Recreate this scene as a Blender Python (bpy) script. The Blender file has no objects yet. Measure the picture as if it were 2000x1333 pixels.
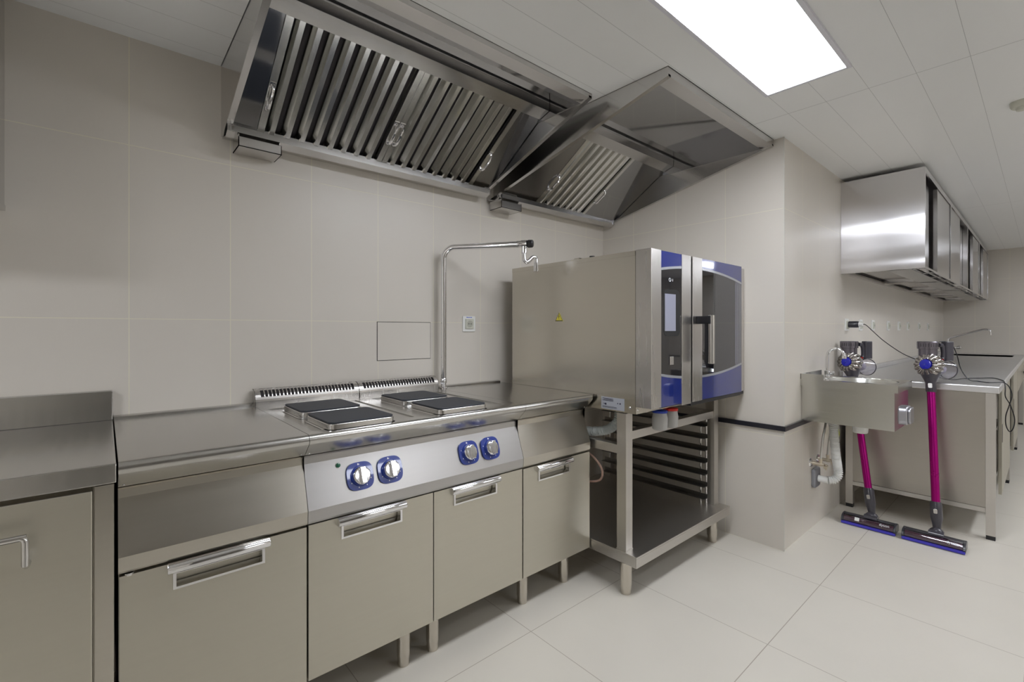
import bpy, math, random
from mathutils import Vector, Matrix
random.seed(4)
PI = math.pi
S = bpy.context.scene
COL = S.collection

# ------------------------------------------------------------------ camera, exposure
cam_d = bpy.data.cameras.new('camera')
cam_d.sensor_width = 36.0
cam_d.lens = 36.0 * 910.0 / 2000.0
cam_d.shift_y = -(666.5 - 644.0) / 2000.0
cam_d.clip_start = 0.02
cam = bpy.data.objects.new('camera', cam_d)
COL.objects.link(cam)
TH = math.atan2(1042.0, 910.0)
cam.location = (0, -2.235, 1.25)
cam.rotation_euler = (PI / 2, 0, -(PI / 2 - TH))
S.camera = cam
S.view_settings.view_transform = 'Standard'
S.view_settings.look = 'None'
S.view_settings.gamma = 1.0
S.view_settings.use_curve_mapping = False
S.view_settings.exposure = 0.34
S.cycles.max_bounces = 10
S.cycles.glossy_bounces = 6
S.cycles.blur_glossy = 0.6
W = bpy.data.worlds.new('world'); S.world = W; W.use_nodes = True
W.node_tree.nodes['Background'].inputs[0].default_value = (0.75, 0.8, 0.9, 1)
W.node_tree.nodes['Background'].inputs[1].default_value = 0.05
PANEL_POWER = 20.0      # emission strength of the ceiling panel diffusers

# ------------------------------------------------------------------ room dimensions
CZ = 2.335              # ceiling
AX = 2.88               # alcove side wall
RY = -1.265             # long wall of the far part
FX = 9.115              # far wall
LX, NY = -2.6, -5.2     # walls behind the camera

# ------------------------------------------------------------------ materials
def newmat(name):
    m = bpy.data.materials.new(name); m.use_nodes = True
    nt = m.node_tree
    return m, nt, nt.nodes['Principled BSDF']

def mat(name, col, rough=0.5, metal=0.0, spec=None, coat=0.0, noise=0.0, nscale=12.0, emit=0.0, trans=0.0):
    m, nt, b = newmat(name)
    b.inputs['Base Color'].default_value = (*col, 1)
    b.inputs['Roughness'].default_value = rough
    b.inputs['Metallic'].default_value = metal
    if spec is not None: b.inputs['Specular IOR Level'].default_value = spec
    if coat: b.inputs['Coat Weight'].default_value = coat; b.inputs['Coat Roughness'].default_value = 0.03
    if trans: b.inputs['Transmission Weight'].default_value = trans
    if emit:
        b.inputs['Emission Color'].default_value = (*col, 1); b.inputs['Emission Strength'].default_value = emit
    # slight procedural variation of the surface
    g = nt.nodes.new('ShaderNodeNewGeometry')
    n = nt.nodes.new('ShaderNodeTexNoise'); n.inputs['Scale'].default_value = nscale
    nt.links.new(g.outputs['Position'], n.inputs['Vector'])
    mr = nt.nodes.new('ShaderNodeMapRange')
    mr.inputs['To Min'].default_value = max(0.0, rough - 0.015); mr.inputs['To Max'].default_value = min(1.0, rough + 0.015)
    nt.links.new(n.outputs['Fac'], mr.inputs['Value']); nt.links.new(mr.outputs['Result'], b.inputs['Roughness'])
    if noise:
        mx = nt.nodes.new('ShaderNodeMix'); mx.data_type = 'RGBA'
        mx.inputs['A'].default_value = (*[c * (1 - noise) for c in col], 1)
        mx.inputs['B'].default_value = (*[min(1, c * (1 + noise)) for c in col], 1)
        nt.links.new(n.outputs['Fac'], mx.inputs['Factor']); nt.links.new(mx.outputs['Result'], b.inputs['Base Color'])
    return m

def steel(name, col=(0.60, 0.58, 0.54), rough=0.3, stretch=(2, 2, 260), amount=0.05, wave=0.0, aniso=0.0, wscale=(1, 1, 1)):
    """brushed stainless sheet: fine streaks in the roughness, optional slow waviness of the sheet"""
    m, nt, b = newmat(name)
    b.inputs['Metallic'].default_value = 1.0
    b.inputs['Base Color'].default_value = (*col, 1)
    if aniso:
        b.inputs['Anisotropic'].default_value = aniso
        tg = nt.nodes.new('ShaderNodeTangent'); tg.direction_type = 'RADIAL'; tg.axis = 'Z'
        nt.links.new(tg.outputs[0], b.inputs['Tangent'])
    g = nt.nodes.new('ShaderNodeNewGeometry')
    vm = nt.nodes.new('ShaderNodeVectorMath'); vm.operation = 'MULTIPLY'
    vm.inputs[1].default_value = stretch
    nt.links.new(g.outputs['Position'], vm.inputs[0])
    n = nt.nodes.new('ShaderNodeTexNoise'); n.inputs['Scale'].default_value = 1.0; n.inputs['Detail'].default_value = 3
    nt.links.new(vm.outputs[0], n.inputs['Vector'])
    mr = nt.nodes.new('ShaderNodeMapRange')
    mr.inputs['To Min'].default_value = rough - amount; mr.inputs['To Max'].default_value = rough + amount
    nt.links.new(n.outputs['Fac'], mr.inputs['Value']); nt.links.new(mr.outputs['Result'], b.inputs['Roughness'])
    mx = nt.nodes.new('ShaderNodeMix'); mx.data_type = 'RGBA'
    mx.inputs['A'].default_value = (*[c * 0.975 for c in col], 1); mx.inputs['B'].default_value = (*[min(1, c * 1.025) for c in col], 1)
    nt.links.new(n.outputs['Fac'], mx.inputs['Factor']); nt.links.new(mx.outputs['Result'], b.inputs['Base Color'])
    if wave:
        v2 = nt.nodes.new('ShaderNodeVectorMath'); v2.operation = 'MULTIPLY'; v2.inputs[1].default_value = wscale
        nt.links.new(g.outputs['Position'], v2.inputs[0])
        w = nt.nodes.new('ShaderNodeTexNoise'); w.inputs['Scale'].default_value = 1.0; w.inputs['Detail'].default_value = 0
        nt.links.new(v2.outputs[0], w.inputs['Vector'])
        bp = nt.nodes.new('ShaderNodeBump'); bp.inputs['Strength'].default_value = 1.0; bp.inputs['Distance'].default_value = wave
        nt.links.new(w.outputs['Fac'], bp.inputs['Height']); nt.links.new(bp.outputs['Normal'], b.inputs['Normal'])
    return m

def tiles(name, col, grout, axes, rough=0.35, gw=0.003, noise=0.05, bump=0.0006, spec=0.5, jitter=0.0):
    """axes: list of (component index, origin, spacing, optional gap width)"""
    m, nt, b = newmat(name)
    g = nt.nodes.new('ShaderNodeNewGeometry'); sp = nt.nodes.new('ShaderNodeSeparateXYZ')
    nt.links.new(g.outputs['Position'], sp.inputs[0])
    last = None
    for a in axes:
        idx, o, s = a[:3]
        w = a[3] if len(a) > 3 else gw
        sub = nt.nodes.new('ShaderNodeMath'); sub.operation = 'SUBTRACT'; sub.inputs[1].default_value = o
        nt.links.new(sp.outputs[idx], sub.inputs[0])
        pp = nt.nodes.new('ShaderNodeMath'); pp.operation = 'PINGPONG'; pp.inputs[1].default_value = s / 2
        nt.links.new(sub.outputs[0], pp.inputs[0])
        lt = nt.nodes.new('ShaderNodeMath'); lt.operation = 'LESS_THAN'; lt.inputs[1].default_value = w / 2
        nt.links.new(pp.outputs[0], lt.inputs[0])
        if last is None: last = lt
        else:
            mxm = nt.nodes.new('ShaderNodeMath'); mxm.operation = 'MAXIMUM'
            nt.links.new(last.outputs[0], mxm.inputs[0]); nt.links.new(lt.outputs[0], mxm.inputs[1]); last = mxm
    n = nt.nodes.new('ShaderNodeTexNoise'); n.inputs['Scale'].default_value = 2.2; n.inputs['Detail'].default_value = 6
    nt.links.new(g.outputs['Position'], n.inputs['Vector'])
    mx = nt.nodes.new('ShaderNodeMix'); mx.data_type = 'RGBA'
    mx.inputs['A'].default_value = (*[c * (1 - noise) for c in col], 1); mx.inputs['B'].default_value = (*[min(1, c * (1 + noise)) for c in col], 1)
    nt.links.new(n.outputs['Fac'], mx.inputs['Factor'])
    m2 = nt.nodes.new('ShaderNodeMix'); m2.data_type = 'RGBA'
    m2.inputs['B'].default_value = (*grout, 1)
    nt.links.new(last.outputs[0], m2.inputs['Factor']); nt.links.new(mx.outputs['Result'], m2.inputs['A'])
    nt.links.new(m2.outputs['Result'], b.inputs['Base Color'])
    b.inputs['Roughness'].default_value = rough
    b.inputs['Specular IOR Level'].default_value = spec
    inv = nt.nodes.new('ShaderNodeMath'); inv.operation = 'SUBTRACT'; inv.inputs[0].default_value = 1.0
    nt.links.new(last.outputs[0], inv.inputs[1])
    bp = nt.nodes.new('ShaderNodeBump'); bp.inputs['Strength'].default_value = 0.5; bp.inputs['Distance'].default_value = bump
    nt.links.new(inv.outputs[0], bp.inputs['Height']); nt.links.new(bp.outputs['Normal'], b.inputs['Normal'])
    return m

def glass(name, tint=(0.5, 0.5, 0.5), ior=1.5, extra=0.0):
    """thin clear sheet: tinted transparency plus a fresnel mirror"""
    m = bpy.data.materials.new(name); m.use_nodes = True
    nt = m.node_tree; nt.nodes.clear()
    o = nt.nodes.new('ShaderNodeOutputMaterial'); mx = nt.nodes.new('ShaderNodeMixShader')
    tr = nt.nodes.new('ShaderNodeBsdfTransparent'); tr.inputs[0].default_value = (*tint, 1)
    gl = nt.nodes.new('ShaderNodeBsdfGlossy'); gl.inputs['Roughness'].default_value = 0.02
    gl.inputs[0].default_value = (0.95, 0.95, 1, 1)
    fr = nt.nodes.new('ShaderNodeFresnel'); fr.inputs['IOR'].default_value = ior
    ad = nt.nodes.new('ShaderNodeMath'); ad.operation = 'ADD'; ad.inputs[1].default_value = extra; ad.use_clamp = True
    nt.links.new(fr.outputs[0], ad.inputs[0]); nt.links.new(ad.outputs[0], mx.inputs[0])
    nt.links.new(tr.outputs[0], mx.inputs[1]); nt.links.new(gl.outputs[0], mx.inputs[2]); nt.links.new(mx.outputs[0], o.inputs[0])
    return m

WALLC = (0.640, 0.598, 0.538); GROUT = (0.74, 0.70, 0.57)
M = {}
M['wall_x'] = tiles('wall_tile_back', WALLC, GROUT, [(0, 0.067, 0.3265), (2, 1.29, 0.645)], noise=0.04)
M['wall_y'] = tiles('wall_tile_alcove', WALLC, GROUT, [(1, -0.275, 0.331), (2, 1.29, 0.645)], noise=0.04)
M['wall_r'] = tiles('wall_tile_right', WALLC, GROUT, [(0, AX + 0.31, 0.3265), (2, 1.29, 0.645)], noise=0.04)
M['wall_f'] = tiles('wall_tile_far', WALLC, GROUT, [(1, -1.92, 0.331), (2, 1.29, 0.645)], noise=0.04)
M['floor'] = tiles('floor_tile', (0.60, 0.565, 0.50), (0.36, 0.32, 0.27), [(0, 0.675, 0.652), (1, -0.835, 0.675)], rough=0.42, gw=0.003, noise=0.06)
M['ceil'] = tiles('ceiling_panel', (0.86, 0.865, 0.86), (0.45, 0.45, 0.45), [(1, -1.222, 0.1635, 0.0014), (0, 2.585, 3.22, 0.003)], rough=0.30, noise=0.01, bump=0.002)
M['steel'] = steel('brushed_steel', (0.57, 0.54, 0.48), 0.30, (2, 2, 90), amount=0.02)
M['steel_front'] = steel('brushed_steel_door', (0.575, 0.55, 0.475), 0.40, (2, 2, 90), amount=0.02)
M['steel_top'] = steel('brushed_steel_worktop', (0.57, 0.56, 0.54), 0.24, (60, 3, 3))
M['steel_oven'] = steel('brushed_steel_oven', (0.60, 0.57, 0.51), 0.24, (3, 3, 60), amount=0.02, wave=0.009, wscale=(0.6, 1.0, 3.5))
M['steel_front2'] = steel('brushed_steel_vertical', (0.62, 0.60, 0.58), 0.27, (60, 60, 3), amount=0.015)
M['steel_panel'] = steel('brushed_steel_panel', (0.50, 0.49, 0.485), 0.34, (3, 60, 60), amount=0.015)
M['steel_hood'] = steel('hood_steel', (0.64, 0.63, 0.62), 0.18, (3, 3, 3), amount=0.03)
M['steel_mirror'] = steel('polished_steel_hood', (0.42, 0.42, 0.43), 0.07, (3, 3, 3), amount=0.02, wave=0.002, wscale=(2.2, 2.2, 2.2))
M['steel_filter'] = steel('filter_steel', (0.80, 0.80, 0.78), 0.16, (3, 3, 3), amount=0.02)
M['steel_cab'] = steel('polished_steel_cabinet', (0.70, 0.69, 0.70), 0.15, (3, 3, 3), amount=0.005, wave=0.005, wscale=(0.0, 0.15, 5.0), aniso=0.95)
M['steel_sink'] = steel('steel_sink', (0.60, 0.60, 0.57), 0.2, (3, 3, 120))
M['steel_end'] = steel('brushed_steel_end_panel', (0.42, 0.395, 0.355), 0.32, (3, 3, 60), amount=0.02)
M['steel_table'] = steel('steel_table', (0.60, 0.575, 0.54), 0.36, (3, 3, 60), amount=0.02)
M['steel_bench'] = steel('steel_bench_top', (0.74, 0.74, 0.75), 0.38, (3, 3, 3), amount=0.02)
M['chrome'] = mat('chrome', (0.82, 0.82, 0.84), 0.07, 1.0)
M['chrome_dull'] = mat('satin_chrome', (0.68, 0.67, 0.66), 0.22, 1.0)
M['leg'] = mat('leg_steel', (0.60, 0.56, 0.50), 0.25, 1.0)
M['iron'] = mat('cast_iron', (0.022, 0.026, 0.035), 0.55, noise=0.15, nscale=300)
M['black'] = mat('black_plastic', (0.012, 0.012, 0.014), 0.35)
M['gap'] = mat('dark_seal', (0.01, 0.01, 0.01), 0.8)
M['rail'] = mat('tray_rail_steel', (0.30, 0.29, 0.28), 0.3, 1.0)
M['knee'] = mat('grey_metal_plate', (0.42, 0.42, 0.46), 0.3, 0.9)
M['dark'] = mat('dark_steel', (0.10, 0.09, 0.085), 0.4, 1.0)
M['blue'] = mat('blue_enamel', (0.012, 0.035, 0.25), 0.3, coat=0.5)
M['blue_glass'] = mat('blue_printed_glass', (0.0, 0.012, 0.16), 0.12, coat=1.0)
M['black_glass'] = mat('black_glass', (0.008, 0.008, 0.012), 0.05, coat=1.0)
M['screen'] = mat('grey_screen', (0.30, 0.31, 0.40), 0.12, coat=1.0)
M['white'] = mat('white_plastic', (0.80, 0.80, 0.78), 0.35)
M['ivory'] = mat('ivory_plastic', (0.60, 0.60, 0.52), 0.4)
M['white_paint'] = mat('white_print', (0.85, 0.86, 0.9), 0.5)
M['yellow'] = mat('yellow_sticker', (0.75, 0.65, 0.06), 0.4)
M['label'] = mat('grey_label', (0.42, 0.44, 0.50), 0.4)
M['ink'] = mat('dark_ink', (0.02, 0.02, 0.05), 0.5)
M['blue_ink'] = mat('blue_ink', (0.05, 0.10, 0.55), 0.5)
M['green'] = mat('green_lens', (0.0, 0.09, 0.045), 0.15, coat=0.6)
M['red'] = mat('red_plastic', (0.65, 0.03, 0.02), 0.35)
M['blue_cap'] = mat('blue_plastic', (0.02, 0.05, 0.40), 0.35)
M['clear_white'] = mat('milky_plastic', (0.55, 0.54, 0.52), 0.35, trans=0.2)
M['hose_grey'] = mat('grey_hose', (0.42, 0.44, 0.42), 0.5)
M['hose_white'] = mat('white_hose', (0.80, 0.80, 0.78), 0.4)
M['cord'] = mat('black_cord', (0.015, 0.015, 0.018), 0.5)
M['brown'] = mat('brown_cable', (0.35, 0.22, 0.17), 0.5)
M['yellow_cord'] = mat('yellow_green_cord', (0.55, 0.62, 0.08), 0.5)
M['brass'] = mat('nickel_brass', (0.62, 0.56, 0.46), 0.3, 1.0)
M['braid'] = steel('braided_steel', (0.6, 0.6, 0.58), 0.35, (300, 300, 300), amount=0.12)
M['magenta'] = mat('magenta_metal', (0.40, 0.003, 0.20), 0.28, 0.75)
M['vac_grey'] = mat('dark_grey_plastic', (0.05, 0.047, 0.06), 0.3, coat=0.3)
M['vac_motor'] = mat('grey_metallic_plastic', (0.19, 0.175, 0.205), 0.26, 0.8)
M['vac_shroud'] = mat('pale_violet_plastic', (0.42, 0.40, 0.48), 0.4)
M['vac_dark'] = mat('anthracite_plastic', (0.03, 0.03, 0.038), 0.35, coat=0.3)
M['vac_cyclone'] = mat('smoked_chrome', (0.42, 0.40, 0.39), 0.12, 1.0)
M['vac_blue'] = mat('vivid_blue_plastic', (0.005, 0.01, 0.50), 0.25, coat=0.5)
M['vac_roller'] = mat('purple_pink_roller', (0.45, 0.13, 0.20), 0.5)
M['vac_strip'] = mat('blue_felt_strip', (0.06, 0.05, 0.50), 0.6)
M['clear'] = glass('clear_plastic', (0.93, 0.92, 0.96), 1.45, 0.05)
M['smoke'] = glass('smoked_clear_plastic', (0.60, 0.56, 0.62), 1.45, 0.05)
M['oven_glass'] = glass('oven_window_glass', (0.50, 0.52, 0.56), 1.5, 0.10)
M['cavity'] = steel('oven_cavity_steel', (0.42, 0.42, 0.42), 0.3, (3, 3, 60))
M['trim'] = mat('black_skirting', (0.016, 0.016, 0.024), 0.3, coat=0.3)
M['edge'] = mat('cream_edge_bead', (0.62, 0.60, 0.54), 0.4)
M['lamp_frame'] = mat('white_lamp_frame', (0.72, 0.72, 0.78), 0.4)
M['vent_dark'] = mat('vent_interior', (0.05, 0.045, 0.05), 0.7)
m, nt, b = newmat('lamp_diffuser')
b.inputs['Base Color'].default_value = (0.9, 0.9, 0.9, 1)
b.inputs['Emission Color'].default_value = (0.90, 0.935, 1.0, 1); b.inputs['Emission Strength'].default_value = PANEL_POWER
M['diffuser'] = m

# ------------------------------------------------------------------ mesh builder
ORG = {}
class MB:
    def __init__(s): s.v = []; s.f = []; s.m = Matrix.Identity(4)
    def _add(s, vs, fs):
        o = len(s.v); s.v += [s.m @ Vector(p) for p in vs]; s.f += [tuple(i + o for i in f) for f in fs]; return s
    def box(s, x0, x1, y0, y1, z0, z1):
        x0, x1 = sorted((x0, x1)); y0, y1 = sorted((y0, y1)); z0, z1 = sorted((z0, z1))
        return s._add([(x0,y0,z0),(x1,y0,z0),(x1,y1,z0),(x0,y1,z0),(x0,y0,z1),(x1,y0,z1),(x1,y1,z1),(x0,y1,z1)],
                      [(0,3,2,1),(4,5,6,7),(0,1,5,4),(1,2,6,5),(2,3,7,6),(3,0,4,7)])
    def prism(s, poly, axis, a, b):
        """poly in the two other axes (cyclic order of x,y,z without axis), extruded from a to b"""
        def P(p, t):
            if axis == 'x': return (t, p[0], p[1])
            if axis == 'y': return (p[0], t, p[1])
            return (p[0], p[1], t)
        ar = sum(poly[i][0]*poly[(i+1)%len(poly)][1]-poly[(i+1)%len(poly)][0]*poly[i][1] for i in range(len(poly)))
        if ar < 0: poly = poly[::-1]
        if axis == 'y': poly = poly[::-1]
        if a > b: a, b = b, a
        n = len(poly)
        vs = [P(p, a) for p in poly] + [P(p, b) for p in poly]
        fs = [tuple(range(n))[::-1], tuple(range(n, 2*n))] + [(i, (i+1)%n, n+(i+1)%n, n+i) for i in range(n)]
        return s._add(vs, fs)
    def tube(s, pts, r, seg=12, cap=True, radii=None):
        pts = [Vector(p) for p in pts]; n = len(pts); vs = []; up = None
        for i, p in enumerate(pts):
            t = (pts[min(i+1, n-1)] - pts[max(i-1, 0)]).normalized()
            if up is None:
                up = Vector((0,0,1)) if abs(t.z) < 0.9 else Vector((1,0,0))
            a = (up - t*up.dot(t)).normalized(); c = t.cross(a); up = a
            rr = radii[i] if radii else r
            for k in range(seg):
                q = 2*PI*k/seg; vs.append(p + a*(rr*math.cos(q)) + c*(rr*math.sin(q)))
        fs = [(i*seg+k, i*seg+(k+1)%seg, (i+1)*seg+(k+1)%seg, (i+1)*seg+k) for i in range(n-1) for k in range(seg)]
        if cap: fs += [tuple(range(seg))[::-1], tuple(range((n-1)*seg, n*seg))]
        return s._add(vs, fs)
    def cyl(s, a, b, r, seg=20, r2=None): return s.tube([a, b], r, seg, radii=[r, r if r2 is None else r2])
    def lathe(s, prof, o, ax=(0,0,1), seg=24, caps=True):
        """prof: (distance along axis, radius)"""
        ax = Vector(ax).normalized(); o = Vector(o)
        u = Vector((0,0,1)) if abs(ax.z) < 0.9 else Vector((1,0,0))
        a = (u - ax*u.dot(ax)).normalized(); c = ax.cross(a); vs = []
        for h, r in prof:
            for k in range(seg):
                q = 2*PI*k/seg; vs.append(o + ax*h + a*(r*math.cos(q)) + c*(r*math.sin(q)))
        n = len(prof)
        fs = [(i*seg+k, i*seg+(k+1)%seg, (i+1)*seg+(k+1)%seg, (i+1)*seg+k) for i in range(n-1) for k in range(seg)]
        if caps: fs += [tuple(range(seg))[::-1], tuple(range((n-1)*seg, n*seg))]
        return s._add(vs, fs)
    def ball(s, c, rx, ry=None, rz=None, seg=14, rings=8):
        ry = ry or rx; rz = rz or rx; vs = []; fs = []
        for i in range(1, rings):
            t = PI*i/rings
            for k in range(seg):
                q = 2*PI*k/seg; vs.append((c[0]+rx*math.sin(t)*math.cos(q), c[1]+ry*math.sin(t)*math.sin(q), c[2]+rz*math.cos(t)))
        T = len(vs); vs.append((c[0],c[1],c[2]+rz)); B = T+1; vs.append((c[0],c[1],c[2]-rz))
        for i in range(rings-2):
            for k in range(seg): fs.append((i*seg+k, (i+1)*seg+k, (i+1)*seg+(k+1)%seg, i*seg+(k+1)%seg))
        for k in range(seg):
            fs.append((T, k, (k+1)%seg)); fs.append((B, (rings-2)*seg+(k+1)%seg, (rings-2)*seg+k))
        return s._add(vs, fs)
    def rslab(s, x0, x1, y0, y1, z0, z1, r, axis='z', seg=5):
        """slab with rounded corners in the plane across axis (args are the ranges of x, y, z)"""
        R = {'z': (x0,x1,y0,y1), 'y': (x0,x1,z0,z1), 'x': (y0,y1,z0,z1)}[axis]
        a0,a1,b0,b1 = R; pl = []
        for cx, cy, st in ((a1-r,b1-r,0),(a0+r,b1-r,1),(a0+r,b0+r,2),(a1-r,b0+r,3)):
            for k in range(seg+1):
                q = PI/2*(st + k/seg); pl.append((cx+r*math.cos(q), cy+r*math.sin(q)))
        lo, hi = {'z': (z0,z1), 'y': (y0,y1), 'x': (x0,x1)}[axis]
        return s.prism(pl, axis, lo, hi)
    def build(s, name, mt, parent=None, smooth=False, bevel=0.0, bseg=2, label=None):
        if parent is None:
            xs = [v.x for v in s.v]; ys = [v.y for v in s.v]; zs = [v.z for v in s.v]
            o = Vector(((min(xs)+max(xs))/2, (min(ys)+max(ys))/2, min(zs)))
        else: o = ORG[parent.name]
        me = bpy.data.meshes.new(name)
        me.from_pydata([v - o for v in s.v], [], s.f); me.update()
        me.materials.append(mt if not isinstance(mt, str) else M[mt])
        ob = bpy.data.objects.new(name, me); COL.objects.link(ob)
        if parent is None: ob.location = o
        else: ob.parent = parent
        ORG[ob.name] = o
        if smooth:
            me.polygons.foreach_set('use_smooth', [True]*len(me.polygons))
            try: me.set_sharp_from_angle(angle=math.radians(38))
            except Exception: pass
        if bevel:
            md = ob.modifiers.new('bevel', 'BEVEL'); md.width = bevel; md.segments = bseg; md.limit_method = 'ANGLE'
            md.angle_limit = math.radians(40); md.harden_normals = False
        if label: ob['label'] = label
        return ob

def thing(name, label, cat, loc, group=None, kind=None):
    o = bpy.data.objects.new(name, None); COL.objects.link(o); o.location = loc; o.empty_display_size = 0.05
    ORG[o.name] = Vector(loc); tag(o, label, cat, group, kind); return o
def tag(o, label, cat, group=None, kind=None):
    o['label'] = label; o['category'] = cat
    if group: o['group'] = group
    if kind: o['kind'] = kind
    return o
def struct(name, mb, mt, label=None, **k):
    o = mb.build(name, mt, None, **k); o['kind'] = 'structure'
    if label: o['label'] = label
    return o
def copy_tree(o, dx, dy=0, dz=0, parent=None):
    c = o.copy(); COL.objects.link(c)
    ORG[c.name] = ORG[o.name] + Vector((dx, dy, dz))
    if parent is None: c.location = o.location + Vector((dx, dy, dz))
    else: c.parent = parent
    for ch in list(o.children): copy_tree(ch, dx, dy, dz, c)
    return c
def text_mesh(txt, size, mt, parent, mtx, name='lettering', depth=0.0006):
    cu = bpy.data.curves.new(name, 'FONT'); cu.body = txt; cu.size = size; cu.extrude = depth; cu.align_x = 'CENTER'; cu.align_y = 'CENTER'
    tmp = bpy.data.objects.new('tmp', cu); COL.objects.link(tmp)
    dg = bpy.context.evaluated_depsgraph_get()
    me = bpy.data.meshes.new_from_object(tmp.evaluated_get(dg))
    bpy.data.objects.remove(tmp)
    me.transform(Matrix.Translation(-ORG[parent.name]) @ mtx)
    me.materials.clear(); me.materials.append(M[mt])
    ob = bpy.data.objects.new(name, me); COL.objects.link(ob); ob.parent = parent; ORG[ob.name] = ORG[parent.name]
    return ob
def frame(o, ex, ey, ez):
    return Matrix(((ex[0],ey[0],ez[0],o[0]),(ex[1],ey[1],ez[1],o[1]),(ex[2],ey[2],ez[2],o[2]),(0,0,0,1)))
def smooth_path(pts, n=8):
    """Catmull-Rom through pts"""
    P = [Vector(p) for p in pts]; P = [P[0]*2-P[1]] + P + [P[-1]*2-P[-2]]; out = []
    for i in range(1, len(P)-2):
        for k in range(n):
            t = k/n; a, b, c, d = P[i-1], P[i], P[i+1], P[i+2]
            out.append(0.5*((2*b)+(c-a)*t+(2*a-5*b+4*c-d)*t*t+(3*b-a-3*c+d)*t*t*t))
    out.append(P[-2]); return out
def corrugated(mb, pts, r, pitch=0.008, amp=0.17, seg=14):
    path = smooth_path(pts, 30); out = []; rad = []; acc = 0.0; last = path[0]; nxt = 0.0; k = 0
    for p in path:
        acc += (p-last).length; last = p
        if acc >= nxt:
            out.append(p); rad.append(r*(1+(amp if k % 2 else -amp))); k += 1; nxt += pitch/2
    return mb.tube(out, r, seg, radii=rad)

# ------------------------------------------------------------------ the room
T = 0.12
struct('floor', MB().box(LX-T, FX+T, NY-T, 0+T, -0.1, 0.0), 'floor')
c = MB()
c.box(LX-T, FX+T, NY-T, -1.216, CZ, CZ+0.012)
c.box(LX-T, 0.358, -1.216, T, CZ, CZ+0.012)
c.box(0.358, 1.742, -1.216, -0.862, CZ, CZ+0.012)
c.box(1.692, 1.742, -0.862, T, CZ, CZ+0.012)
c.box(0.358, 1.692, -0.002, T, CZ, CZ+0.012)
c.box(1.742, AX, -0.002, T, CZ, CZ+0.012)
struct('ceiling', c, 'ceil')
struct('wall_back', MB().box(LX-T, AX+T, 0, T, 0, 2.6), 'wall_x')
struct('wall_side', MB().box(AX, AX+T, RY+T, 0, 0, 2.6), 'wall_y')
# the long wall carries on from the alcove corner; its front face is the pillar's return
struct('wall_right', MB().box(AX, FX+T, RY, RY+T, 0, 2.6), 'wall_r')
struct('wall_far', MB().box(FX, FX+T, NY, RY, 0, 2.6), 'wall_f')
# unseen partition with dark doorway, added to darken the left front panel's reflection
pw = MB().box(LX, -0.30, -3.40, -3.28, 0, 2.6).box(-0.30, 1.35, -3.40, -3.28, 2.25, 2.6).box(1.35, 1.47, NY, -3.28, 0, 2.6)
struct('wall_unseen_blocker', pw, 'wall_x', 'unseen tiled partition with a doorway, added to darken reflections')
struct('wall_left', MB().box(LX-T, LX, NY, 0, 0, 2.6), 'wall_y')
struct('wall_front', MB().box(LX-T, FX+T, NY-T, NY, 0, 2.6), 'wall_x')
struct('trim_1', MB().box(AX-0.012, AX, RY-0.012, -0.004, 0.677, 0.704), 'trim', 'black band round the alcove wall')
struct('trim_2', MB().box(AX, 3.9, RY-0.012, RY, 0.677, 0.704), 'trim', 'black band on the wall behind the small sink')
struct('trim_3', MB().box(FX-0.012, FX, NY, RY-0.012, 0.677, 0.704), 'trim', 'black band on the far wall')
struct('trim_4', MB().box(AX-0.004, AX+0.002, RY-0.004, RY+0.002, 0.705, CZ), 'edge', 'cream corner bead, upper part')
struct('trim_5', MB().box(AX-0.004, AX+0.002, RY-0.004, RY+0.002, 0.0, 0.676), 'edge', 'cream corner bead, lower part')

# ceiling light panels: the seen one and the others the room has
def light_panel(x0, x1, y0, y1, label):
    t = thing('ceiling_light', label, 'ceiling light', ((x0+x1)/2, (y0+y1)/2, CZ), 'recessed light panels in the ceiling')
    w = 0.016
    f = MB().box(x0, x1, y0, y0+w, CZ-0.012, CZ).box(x0, x1, y1-w, y1, CZ-0.012, CZ).box(x0, x0+w, y0+w, y1-w, CZ-0.012, CZ).box(x1-w, x1, y0+w, y1-w, CZ-0.012, CZ)
    f.build('frame', 'lamp_frame', t)
    MB().box(x0+w, x1-w, y0+w, y1-w, CZ-0.008, CZ-0.001).build('diffuser', 'diffuser', t)
light_panel(1.08, 2.30, -1.715, -1.383, 'bright white rectangular light panel set in the ceiling in front of the hoods')
light_panel(-2.25, -1.03, -1.715, -1.383, 'bright rectangular ceiling light panel over the counter at the left end')
light_panel(3.6, 4.82, -3.05, -2.72, 'bright rectangular ceiling light panel beside the long worktops')
light_panel(7.1, 8.32, -3.75, -3.42, 'bright rectangular ceiling light panel near the far wall')
light_panel(2.1, 3.32, -4.80, -4.47, 'bright rectangular ceiling light panel at the front of the room')

# smoke detector at the right edge of the picture
t = thing('smoke_detector', 'small off-white round detector on the ceiling', 'detector', (3.285, -2.162, CZ))
MB().lathe([(0, 0.042), (-0.02, 0.040), (-0.028, 0.034)], (3.285, -2.162, CZ)).build('base', 'ivory', t, smooth=True)
MB().lathe([(-0.028, 0.022), (-0.040, 0.020), (-0.043, 0.008)], (3.285, -2.162, CZ)).build('sensor_cap', 'ivory', t, smooth=True)

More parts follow.
